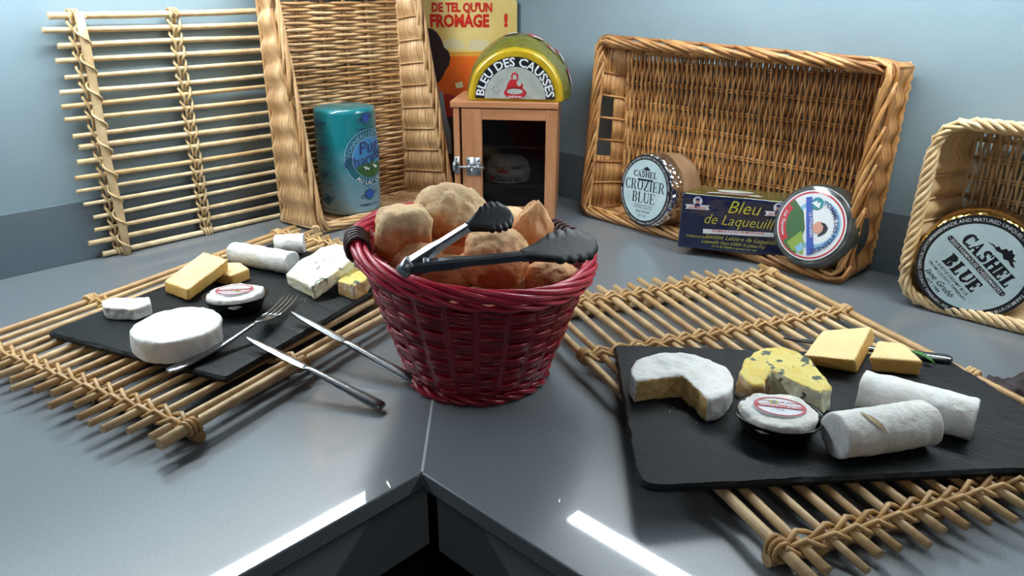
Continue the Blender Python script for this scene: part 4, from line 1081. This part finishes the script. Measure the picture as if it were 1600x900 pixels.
roll('pale bread roll at the back behind the upper tong head', (-0.4530, -0.5475, 0.1160), (.030, .022, .0165), (0, .05, rz), M['bread1'], 'round', 8)
roll('bread roll low at the front left, under the lower tong arm', (-0.5590, -0.5788, 0.1030), (.0300, .020, .0150), (0, 0, rz - .2), M['bread2'], 'round', 9)
roll('small pale bread roll between the largest roll and the upper tong head', (-0.4889, -0.5413, 0.1200), (.0180, .0155, .0150), (0, 0, rz), M['bread1'], 'round', 10)
for k, (dx, dy, z) in enumerate(((-.030, .012, .080), (.032, -.006, .078), (.004, .046, .080), (.0, -.042, .075), (-.004, .002, .034))):
    roll('bread roll buried under the others inside the red basket', Vector((-.533, -.586, z)) + rt * dx + fw * dy, (.031, .028, .024), (.1 * k, .1, k), M['bread2'], 'round', 30 + k, 'buried bread rolls')

# ------------------------------------------------------------------ cutlery helper
def flatbar(mb, pts, ws, ths, side=None, n=8):
    """bar with lens section: ws = half widths, ths = half thickness"""
    pts = [Vector(p) for p in pts]; rs = []
    for i, p in enumerate(pts):
        t_ = (pts[min(i + 1, len(pts) - 1)] - pts[max(i - 1, 0)]).normalized()
        s_ = Vector(side) if side else t_.cross(Vector((0, 0, 1))).normalized(); u = s_.cross(t_).normalized()
        rs.append([p + s_ * ws[i] * (abs(cos(2 * pi * k / n)) ** .8) * (1 if cos(2 * pi * k / n) > 0 else -1) + u * ths[i] * (abs(sin(2 * pi * k / n)) ** .6) * (1 if sin(2 * pi * k / n) > 0 else -1) for k in range(n)])
    mb.rings(rs)
def lerp(a, b, f): return Vector(a).lerp(Vector(b), f)
# tongs
tg = thing('tongs', 'steel kitchen tongs with black scalloped tips lying on the bread rolls', 'tongs', (-0.6433, -0.6334, 0.1450))
O = Vector(tg.location)
def channel(mb, a, b, w0, w1, hgt):
    a = Vector(a); b = Vector(b); d = (b - a).normalized(); s_ = d.cross(Vector((0, 0, 1))).normalized(); u = s_.cross(d)
    prof = [(-1, -1), (-1, .5), (-.7, 1), (.7, 1), (1, .5), (1, -1), (.84, -1), (.84, .45), (.6, .82), (-.6, .82), (-.84, .45), (-.84, -1)]
    rs = []
    for k in range(9):
        f = k / 8; w_ = w0 + (w1 - w0) * f; step = 1 if k < 4 else .82
        p = a.lerp(b, f); rs.append([p + s_ * x * w_ * step + u * y * hgt * step for x, y in prof])
    mb.rings(rs)
def tip(mb, a, b, width, up):
    a = Vector(a); b = Vector(b); d = (b - a).normalized(); s_ = d.cross(up).normalized(); u = s_.cross(d); L_ = (b - a).length
    top = []; N = 44; outline = []
    for k in range(N + 1):
        f = k / N; base = .30 + .70 * (sin(min(1, f * 1.55) * pi / 2) ** 1.6) if f < .72 else sqrt(max(0, 1 - ((f - .72) / .30) ** 2)) * 1.0
        sc_ = 1 + (.20 * abs(sin((f - .35) * pi * 7)) - .10) * (1 if f > .35 else 0)
        outline.append((f, max(.05, base * sc_)))
    rs = []
    for f, w_ in outline:
        p = a + d * L_ * f; hw_ = width * w_; cup = .0022 * sin(pi * min(1, f)); rs.append(
            [p + s_ * x * hw_ + u * (z * .0030 * (1.25 - .3 * f) - cup * (1 - x * x) * 1.2 + cup) for x, z in ((-1, -.7), (-.5, -1), (0, -1), (.5, -1), (1, -.7), (1.06, 0), (1, .7), (.5, 1), (0, 1.3), (-.5, 1), (-1, .7), (-1.06, 0))])
    mb.rings(rs)
def Lc(p): return Vector(p) - O
a1, a2 = Lc((-0.6407, -0.6302, 0.1445)), Lc((-0.5861, -0.6388, 0.1640)); b1, b2 = Lc((-0.6416, -0.6312, 0.1425)), Lc((-0.5797, -0.6894, 0.1500))
m = MB(); channel(m, a1, a2, .0052, .0042, .0034); m.build('upper_arm', M['tongsteel'], tg, False)
m = MB(); channel(m, b1, b2, .0054, .0046, .0036); m.build('lower_arm', M['tongsteel'], tg, False)
vup = Vector((-.45, -.48, .75)).normalized()
m = MB(); tip(m, lerp(a1, a2, .93), Lc((-0.5543, -0.6488, 0.1680)), .0125, vup); m.build('upper_tip', M['silicone'], tg)
m = MB(); tip(m, lerp(b1, b2, .965), Lc((-0.5180, -0.7041, 0.1480)), .0140, vup); m.build('lower_tip', M['silicone'], tg)
m = MB(); dd = (b2 - b1).normalized(); m.cyl(b1 - dd * .006 + Vector((0, 0, -.004)), b1 + Vector((0, 0, .004)) + dd * .002, .0058, 12)
m.cyl(b1 + dd * .012 + Vector((0, 0, -.006)), b1 + dd * .012 + Vector((0, 0, .0055)), .0022, 10); m.build('hinge', M['dullsteel'], tg)

# fork
fk = thing('fork', 'steel fork lying across the left slate in front of the round cheese', 'fork', (-0.7562, -0.4423, 0.0300)); O = Vector(fk.location)
f0, f1, f2 = Vector((-0.7552, -0.4393, 0.0285)), Vector((-0.6665, -0.4291, 0.0420)), Vector((-0.5958, -0.3714, 0.0300))
m = MB(); pts = []; ws = []; th = []
for k in range(15):
    f = k / 14; p = f0.lerp(f1, f); p.z = .0290 + .0130 * f ** 2.0; pts.append(p - O); ws.append(.0056 * (1 - f) ** .8 + .0018 if k else .0035); th.append(.0012)
flatbar(m, pts, ws, th); m.build('handle', M['steel'], fk)
m = MB(); dv = (f2 - f1); dv.z = 0; Lf = dv.length; dv.normalize(); sv = dv.cross(Vector((0, 0, 1)))
def fz(f): return .0420 - .0115 * sin(min(1, f * 1.3) * pi / 2) + .003 * max(0, f - .6)
pts = [f1 + dv * Lf * f - O + Vector((0, 0, fz(f) - f1.z)) for f in (0, .06, .12, .2, .3, .38)]
flatbar(m, pts, [.0018, .0032, .0060, .0075, .0080, .0082], [.0010] * 6); m.build('bowl', M['steel'], fk)
for k in range(4):
    m = MB(); x = (k - 1.5) * .0046; fs_ = (.34, .5, .7, .85, 1.0)
    flatbar(m, [f1 + dv * Lf * f + sv * x * (1 + .06 * f) - O + Vector((0, 0, fz(f) - f1.z)) for f in fs_], [.0015, .0014, .0013, .0012, .0005], [.0009] * 5); m.build('tine', M['steel'], fk)
# knives
def knife(label, tip_, end, flip=1, droop=0.):
    t_ = thing('table_knife', label, 'knife', end); a = Vector(tip_); b = Vector(end); O = b.copy()
    d = (b - a); L_ = d.length; d.normalize(); s_ = d.cross(Vector((0, 0, 1))).normalized(); u = s_.cross(d)
    m = MB(); rs = []
    for f, lo, hi in ((0, -.0004, .0006), (.03, -.0016, .0022), (.08, -.0030, .0034), (.16, -.0042, .0042), (.28, -.0050, .0046), (.38, -.0052, .0046), (.43, -.0048, .0040), (.46, -.0030, .0030)):
        p = a + d * L_ * f; rs.append([p + s_ * hi * flip - O + u * .0007, p + s_ * (lo * .3) * flip + u * .0006 - O, p + s_ * lo * flip - O, p + s_ * (lo * .3) * flip - u * .0006 - O, p + s_ * hi * flip - O - u * .0007])
    m.rings(rs); me = m.mesh('blade', M['steel'], False); recalc(me); link('blade', me, t_)
    m = MB(); pts = []; ws = []; th = []
    for f, w_, h_ in ((.44, .0030, .0012), (.47, .0026, .0020), (.50, .0030, .0024), (.56, .0036, .0024), (.70, .0044, .0026), (.85, .0052, .0028), (.95, .0056, .0030), (.985, .0054, .0028), (1, .0044, .0020)):
        pts.append(a + d * L_ * f - O); ws.append(w_); th.append(h_)
    flatbar(m, pts, ws, th, n=12); m.build('handle', M['steel'], t_)
    return t_
knife('table knife with its handle end free on the worktop, nearer the round cheese', (-0.6835, -0.4418, 0.0370), (-0.6404, -0.5835, 0.0045))
knife('table knife whose handle end touches the foot of the red basket', (-0.6247, -0.4197, 0.0370), (-0.5946, -0.5717, 0.0060))
kk = knife('table knife lying behind the two yellow blocks on the right slate', (-0.3314, -0.7879, 0.0300), (-0.2694, -0.9136, 0.0300))

# ------------------------------------------------------------------ cheeses
def slab(top, down, extra=None):
    m = MB(); top = [Vector(p) for p in top]; bot = [p + Vector(down) for p in top]
    if extra: bot = [Vector(q) for q in extra]
    m.rings([[p for p in bot], [p for p in top]]); return m
def recenter(o, z=None):
    me = o.data; xs = [v.co for v in me.vertices]; c = sum(xs, Vector()) / len(xs); zz = min(v.z for v in xs)
    c.z = zz; me.transform(Matrix.Translation(-c)); o.location = c; return o
def cheese(name, label, mb, mats, matfn=None, cat='cheese', voxel=.0014, bevel=.001, disp=.0006, ds=70, sm=1, seed=0, group=None, **k):
    o = organic(name, mb, voxel, bevel, disp, ds, sm, matfn, mats, seed=seed, **k); recenter(o); return tag(o, label, cat, group)
def disc_body(cx, cy, R, z0, z1, n=48, sec=None, wob=.02, seed=0, edge=.004, squ=(1, 1, 0)):
    pts = []
    rng = range(n) if not sec else range(n + 1)
    for k in rng:
        a = (2 * pi * k / n) if not sec else sec[0] + (sec[1] - sec[0]) * k / n
        rr = R * (1 + wob * noise.noise(Vector((cos(a) * 1.5, sin(a) * 1.5, seed))))
        x, y = rr * cos(a) * squ[0], rr * sin(a) * squ[1]; c_, s_ = cos(squ[2]), sin(squ[2])
        pts.append((cx + x * c_ - y * s_, cy + x * s_ + y * c_))
    if sec: pts.append((cx, cy))
    return pts
# whole camembert on the left
cc = (-0.7240, -0.3935, 0.0490)
m = MB(); m.prism(disc_body(cc[0], cc[1], .0388, 0, 0, wob=.05, seed=3), SZ, .0488)
cheese('round_cheese', 'whole round white rind cheese on the left slate', m, [M['rind']], None, voxel=.0013, bevel=.0022, disp=.0018, ds=45, sm=1, disp2=.0005)
# cut camembert on the right
cc = (-0.4876, -0.7742, 0.0470); cx, cy = cc[0], cc[1]
a0_, a1_ = atan2(-.8155 - cy, -.5110 - cx), atan2(-.7480 - cy, -.5300 - cx)
if a0_ < 0: a0_ += 2 * pi
if a1_ < 0: a1_ += 2 * pi
m = MB(); m.prism(disc_body(cx, cy, .0400, 0, 0, sec=(a0_ - 2 * pi, a1_), wob=.04, seed=8), SZ, .0475)
def cutfn(c, n):
    if abs(n.z) > .6: return 0
    v = Vector((c.x - cx, c.y - cy)); r = v.length
    if r > .0388 or c.z > .0466 or c.z < SZ + .0008: return 0
    return 1 if (r < .034 or Vector((n.x, n.y)).normalized().dot(v.normalized()) < .7) else 0
cheese('round_cheese', 'white rind round cheese with a wide wedge cut out, left on the right slate', m, [M['rind'], M['paste']], cutfn, voxel=.0013, bevel=.0016, disp=.0013, ds=60, sm=1, disp2=.0004)
# small white piece far left
q = [(-0.7460, -0.2649, 0.0400), (-0.7372, -0.2621, 0.0400), (-0.7080, -0.2874, 0.0400), (-0.7137, -0.3078, 0.0400), (-0.7330, -0.3085, 0.0400), (-0.7494, -0.2847, 0.0400)]
cheese('cheese_piece', 'small white rind cheese piece at the left corner of the left slate', slab(q, (0, 0, -.0132)), [M['ashrind']], disp=.0014, ds=80, seed=2, disp2=.0005)
# yellow blocks, left
def ylw(c, n): return 0 if n.z > .45 else 1
q = [(-0.6791, -0.2557, 0.0400), (-0.6179, -0.2221, 0.0500), (-0.6159, -0.2778, 0.0540), (-0.6740, -0.3022, 0.0420)]
cheese('cheese_block', 'yellow hard cheese block propped up at a tilt on the left slate', slab(q, (-.001, 0, -.0135)), [M['comte'], M['comterind']], ylw, disp=.0004, seed=1, voxel=.0016)
q = [(-0.6304, -0.2640, 0.0400), (-0.6109, -0.2392, 0.0400), (-0.5936, -0.2601, 0.0400), (-0.5964, -0.2845, 0.0400), (-0.6204, -0.2914, 0.0400)]
cheese('cheese_block', 'smaller yellow cheese block behind the tilted one on the left slate', slab(q, (0, 0, -.0132)), [M['comte'], M['comterind']], ylw, disp=.0004, seed=2, voxel=.0016)
# yellow blocks, right
q = [(-0.3812, -0.8265, 0.0440), (-0.3206, -0.8179, 0.0440), (-0.2808, -0.8471, 0.0440), (-0.3606, -0.8613, 0.0440)]
ex_ = [(-0.3617, -0.8217, 0.0270), (-0.3024, -0.8149, 0.0270), (-0.2672, -0.8494, 0.0270), (-0.3485, -0.8624, 0.0270)]
cheese('cheese_block', 'larger yellow cheese block at the back of the right slate', slab(q, 0, ex_) if 0 else slab(q, (0, 0, 0), ex_), [M['comte'], M['comterind']], ylw, disp=.0004, seed=3, voxel=.0015)
q = [(-0.3421, -0.8665, 0.0420), (-0.3033, -0.8604, 0.0420), (-0.2926, -0.8789, 0.0420), (-0.3172, -0.9024, 0.0420)]
ex_ = [(-0.3362, -0.8702, 0.0270), (-0.2924, -0.8615, 0.0270), (-0.2848, -0.8803, 0.0270), (-0.3169, -0.9017, 0.0270)]
cheese('cheese_block', 'smaller yellow cheese block beside the green leaf on the right slate', slab(q, (0, 0, 0), ex_), [M['comte'], M['comterind']], ylw, disp=.0004, seed=4, voxel=.0015)
# blue veined cheeses
q = [(-0.5776, -0.3300, 0.0400), (-0.5527, -0.3220, 0.0480), (-0.5267, -0.3218, 0.0560), (-0.5132, -0.3330, 0.0600), (-0.5069, -0.3504, 0.0610), (-0.5146, -0.3795, 0.0600), (-0.5460, -0.3877, 0.0510), (-0.5816, -0.3901, 0.0420)]
def bl(c, n): return 0 if n.z > .3 else 1
cheese('cheese_wedge', 'pale blue veined cheese wedge lying tilted at the right of the left slate', slab(q, (.002, .001, -.0150)), [M['blue'], M['blue']], bl, disp=.0012, ds=70, seed=5, disp2=.0004)
q = [(-0.5548, -0.3961, 0.0440), (-0.5164, -0.3618, 0.0440), (-0.4962, -0.3518, 0.0440), (-0.4953, -0.3653, 0.0440), (-0.5142, -0.3994, 0.0440), (-0.5337, -0.4180, 0.0440), (-0.5517, -0.4205, 0.0440)]
cheese('cheese_piece', 'small yellow blue veined cheese piece beside the red basket', slab(q, (0, 0, -.0172)), [M['bluetop'], M['bluerind']], bl, disp=.0012, seed=6)
q = [(-0.4529, -0.8056, 0.0470), (-0.4308, -0.7979, 0.0480), (-0.4132, -0.7983, 0.0500), (-0.4018, -0.8039, 0.0520), (-0.3936, -0.8141, 0.0520), (-0.3931, -0.8267, 0.0520), (-0.4013, -0.8433, 0.0510), (-0.4145, -0.8584, 0.0490), (-0.4249, -0.8675, 0.0460), (-0.4368, -0.8650, 0.0460), (-0.4400, -0.8510, 0.0490), (-0.4379, -0.8364, 0.0510), (-0.4336, -0.8228, 0.0500), (-0.4425, -0.8236, 0.0480), (-0.4554, -0.8286, 0.0460), (-0.4618, -0.8191, 0.0460)]
ctr = sum((Vector(p) for p in q), Vector()) / len(q)
def bl2(c, n):
    v = Vector((c.x - ctr.x, c.y - ctr.y)); nn = Vector((n.x, n.y))
    if n.z > .45: return 0
    return 1 if (v.dot(Vector((-.69, -.72))) < .002 and n.z < .5) or v.dot(Vector((.72, -.69))) < -.012 else 2
ex_ = [(p[0] + (p[0] - ctr.x) * .06, p[1] + (p[1] - ctr.y) * .06, .0268) for p in q]
cheese('cheese_wedge', 'yellow blue veined cheese with its front cut away, centre of the right slate', slab(q, (0, 0, 0), ex_), [M['bluetop'], M['bluerind'], M['blue']], bl2, disp=.0018, ds=60, seed=7, disp2=.0005, voxel=.0014)
# logs
def log(label, a, b, r, rind, endm, seed, crack=False, hl=.0):
    a = Vector(a); b = Vector(b); d = (b - a).normalized(); L_ = (b - a).length; m = MB()
    m.tube([a, a.lerp(b, .5), b], r, 28)
    def fn(c, n):
        return 1 if abs(n.dot(d)) > .8 else 0
    t_ = thing('cheese_log', label, 'cheese', (a + b) / 2 - Vector((0, 0, r)))
    o = organic('rind', m, .0013, .0010, .0011, 60, 2, fn, [rind, endm], seed=seed, disp2=.0003)
    o.data.transform(Matrix.Translation(-t_.location)); o.parent = t_
    if crack:
        m = MB(); s_ = d.cross(Vector((0, 0, 1))).normalized(); u = Vector((0, 0, 1)); P_ = []
        c0 = a.lerp(b, crack) - Vector(t_.location); n_ = 9; L1 = []; L2 = []
        cam_side = s_ if s_.dot(Vector((-.69, -.72, 0))) > 0 else -s_
        for k in range(n_):
            f = k / (n_ - 1); th = radians(88 - 62 * f); w_ = .0022 * sin(pi * f) + .0003
            q = c0 + (u * sin(th) + cam_side * cos(th)) * (r + .0009) + d * (.012 * f - .004)
            L1.append(q - d * w_); L2.append(q + d * w_)
        m.add(L1 + L2, [(k, k + 1, n_ + k + 1, n_ + k) for k in range(n_ - 1)]); m.build('crack', M['crack'], t_)
    return t_
log('white log cheese lying behind the yellow blocks on the left slate', (-0.5825, -0.2203, 0.0400), (-0.5536, -0.3045, 0.0400), .0130, M['ashrind'], M['goat'], 1)
log('short white log cheese at the back edge of the left slate', (-0.5314, -0.2276, 0.0390), (-0.5036, -0.2492, 0.0390), .0122, M['rind'], M['goat'], 2)
log('white log cheese lying at the back right of the right slate', (-0.4037, -0.8821, 0.0425), (-0.3915, -0.9589, 0.0425), .0158, M['rind'], M['goat'], 3)
log('white log cheese with a cracked rind at the front of the right slate', (-0.4847, -0.8942, 0.0435), (-0.4224, -0.9352, 0.0435), .0166, M['ashrind'], M['goat'], 4, crack=.27)

# soft cheeses in black dishes
def dish(label, c, r, rot, flip, seed):
    t_ = thing('dish_cheese', label, 'cheese', (c[0], c[1], SZ), (0, 0, rot))
    m = MB(); prof = [(r * .72, 0), (r * .80, .0006), (r * .96, .0125), (r * 1.06, .0160), (r * 1.07, .0172), (r * .99, .0168), (r * .92, .0120), (r * .70, .0020)]
    m.lathe(prof, 44); 
    m.v = [(x * 1.10, y * .94, z) for x, y, z in m.v]; m.build('black_dish', M['plastic'], t_)
    m = MB(); m.prism([(x * 1.08, y * .92) for x, y in disc_body(0, 0, r * .96, 0, 0, wob=.08, seed=seed)], .0110, .0205)
    organic('cheese', m, .0014, .003, .0018, 60, 2, None, [M['ashrind']], t_, seed=seed, disp2=.0007, ds2=260)
    k = r / .0285; fl = -1 if flip else 1; z = .0222
    disc_pts = ell(0, 0, .0195 * k, .0140 * k, 44)
    m = MB(); m.prism(disc_pts, z - .003, z); m.build('label', M['white'], t_, False)
    m = MB(); ring(m, 0, 0, .0172 * k, .0190 * k, plane_fn(0, 0, z + .0003), ky=.71)
    m.build('label_ring', M['redink'], t_, False)
    f = (lambda h: (lambda x, y: (x * fl, y * fl, h)))
    m = MB(); poly(m, [(-.0168 * k, -.0025 * k), (.0168 * k, -.0025 * k), (.0168 * k, .0022 * k), (-.0168 * k, .0022 * k)], f(z + .0003))
    put(m, text2d('SAINT MARCELLIN', .0034 * k, .01), lambda x, y: (x * fl, (y - .0078 * k) * fl, z + .0003)); m.build('label_print', M['redink'], t_, False)
    m = MB(); put(m, text2d('TABLES LYONNAISES', .0038 * k, .02, 0, .85), lambda x, y: (x * fl, (y - .0013 * k) * fl, z + .0006)); m.build('lettering', M['white'], t_, False)
    m = MB(); put(m, text2d('50 g', .0032 * k, .01), lambda x, y: (x * fl, (y + .0042 * k) * fl, z + .0004)); m.build('lettering', M['ink'], t_, False)
    m = MB(); ring(m, .004 * k * fl, -.0062 * k * fl * -1 * -1, .0016 * k, .0034 * k, plane_fn(0, 0, z + .0005), 16, ky=.7); m.build('label_badge', M['gold'], t_, False)
    m = MB(); poly(m, ell(.004 * k * fl, -.0062 * k * fl, .0015 * k, .0011 * k, 12), plane_fn(0, 0, z + .0005)); m.build('label_badge', M['blueink'], t_, False)
dish('soft cheese in a black dish with a red ringed label on the left slate', (-0.6487, -0.3551, 0.0460), .0275, rz + .12, False, 3)
dish('soft cheese in a black dish with a red ringed label on the right slate', (-0.4831, -0.8530, 0.0460), .0275, rz - .30, True, 6)

# crumbs would be uncountable; two leaves
def leaf(name, label, pts, w, mat, cat='leaf'):
    m = MB(); pts = [Vector(p) for p in pts]; n = len(pts); L1 = []; 
    rs = []
    for i, p in enumerate(pts):
        t_ = (pts[min(i + 1, n - 1)] - pts[max(i - 1, 0)]).normalized(); s_ = t_.cross(Vector((0, 0, 1))).normalized(); f = i / (n - 1)
        ww = w * (sin(pi * min(.98, f * .9 + .08)) ** .7) * (1 + .18 * sin(i * 2.1))
        u = s_.cross(t_)
        rs.append([p - s_ * ww + u * ww * .35, p - s_ * ww * .5, p, p + s_ * ww * .5, p + s_ * ww + u * ww * .3, p + s_ * ww * .5 - u * .0008, p - u * .0009, p - s_ * ww * .5 - u * .0008])
    m.rings(rs); o = m.build(name, mat, None); recenter(o); return tag(o, label, cat)
leaf('green_leaf', 'narrow green herb leaf on the knife beside the yellow cheese block', [(-0.2864, -0.8830, 0.0330), (-0.2878, -0.8894, 0.0345), (-0.2886, -0.8960, 0.0340), (-0.2891, -0.9022, 0.0320), (-0.2875, -0.9060, 0.0290)], .0028, M['leaf'])
bm = bmesh.new(); bmesh.ops.create_grid(bm, x_segments=26, y_segments=22, size=1)
for v in bm.verts:
    x, y = v.co.x, v.co.y; rr_ = sqrt(x * x + y * y); k = 1 / max(1, rr_ * 1.0) ; edge = min(1, max(abs(x), abs(y)))
    ang_ = atan2(y, x); out = 1 - .16 * abs(sin(ang_ * 4.5)) * edge
    z = .30 + noise.noise(Vector((x * 1.4, y * 1.4, 4))) * .55 + noise.noise(Vector((x * 4, y * 4, 1))) * .28 * edge - .25 * rr_ * rr_ * .6
    v.co = Vector((x * k * out * .030, y * k * out * .021, max(.001, .012 + z * .020)))
me = bpy.data.meshes.new('red_leaf'); bm.to_mesh(me); bm.free(); me.materials.append(M['redleaf'])
for p in me.polygons: p.use_smooth = True
o = link('red_leaf', me); lp_ = (-0.2521, -0.9636, 0.0100); o.location = (lp_[0], lp_[1], .0); o.rotation_euler = (0, 0, -1.1)
sd = o.modifiers.new('s', 'SOLIDIFY'); sd.thickness = .0006
tag(o, 'crumpled dark red salad leaf on the worktop at the right edge of the picture', 'leaf')
# crumbs by the round dish on the left slate
m = MB(); rnd = random.Random(4)
for k in range(46):
    px = Vector(random.Random(k).choice([(-0.5458, -0.4076, 0.0270), (-0.5912, -0.3808, 0.0270), (-0.6763, -0.3123, 0.0270), (-0.5051, -0.7836, 0.0270), (-0.4911, -0.8117, 0.0270), (-0.5112, -0.7519, 0.0270)])); px += Vector((rnd.gauss(0, .010), rnd.gauss(0, .010), 0)); r = rnd.uniform(.0003, .0009)
    m.add([(px.x + r * x, px.y + r * y, .0267 + r * z) for x, y, z in ((1, 0, 0), (0, 1, 0), (-1, 0, 0), (0, -1, 0), (.2, .1, 1))], [(0, 1, 4), (1, 2, 4), (2, 3, 4), (3, 0, 4), (3, 2, 1, 0)])
o = m.build('cheese_crumbs', M['ashrind'], None, False, kind='stuff'); tag(o, 'tiny pale cheese crumbs scattered on the two slates', 'crumbs')

# print belongs to its label: thing > label > lettering
for root in [o for o in sc.objects if o.parent is None and o.type == 'EMPTY']:
    kids = list(root.children); lab = [k for k in kids if k.name.split('.')[0] in ('label', 'label_band', 'plate')]
    if lab:
        lab = lab[0]
        for k in kids:
            if k is not lab and k.name.split('.')[0] in ('lettering', 'border_lettering', 'label_print', 'label_badge', 'label_ring', 'label_sky', 'label_figure', 'label_pasture', 'label_cows',
                    'label_lettering', 'script_outline', 'script_lettering', 'sign_ground', 'sign_loaves', 'sign_skin', 'sign_hair', 'sign_face_lines', 'sign_dress', 'sign_apron', 'sign_cheese'):
                k.parent = lab

# ------------------------------------------------------------------ from layout units to metres
for me in bpy.data.meshes: me.transform(Matrix.Scale(K, 4))
for o in sc.objects:
    o.location = Vector(o.location) * K
    for md in o.modifiers:
        if md.type == 'BEVEL': md.width *= K
for l in bpy.data.lights: l.size *= K; l.energy *= K * K
# small materials were tuned on layout units
for mt in bpy.data.materials:
    if mt.use_nodes:
        for nd in mt.node_tree.nodes:
            if nd.type in ('TEX_NOISE', 'TEX_VORONOI'): nd.inputs['Scale'].default_value /= K
            if nd.type == 'BUMP': nd.inputs['Distance'].default_value *= K
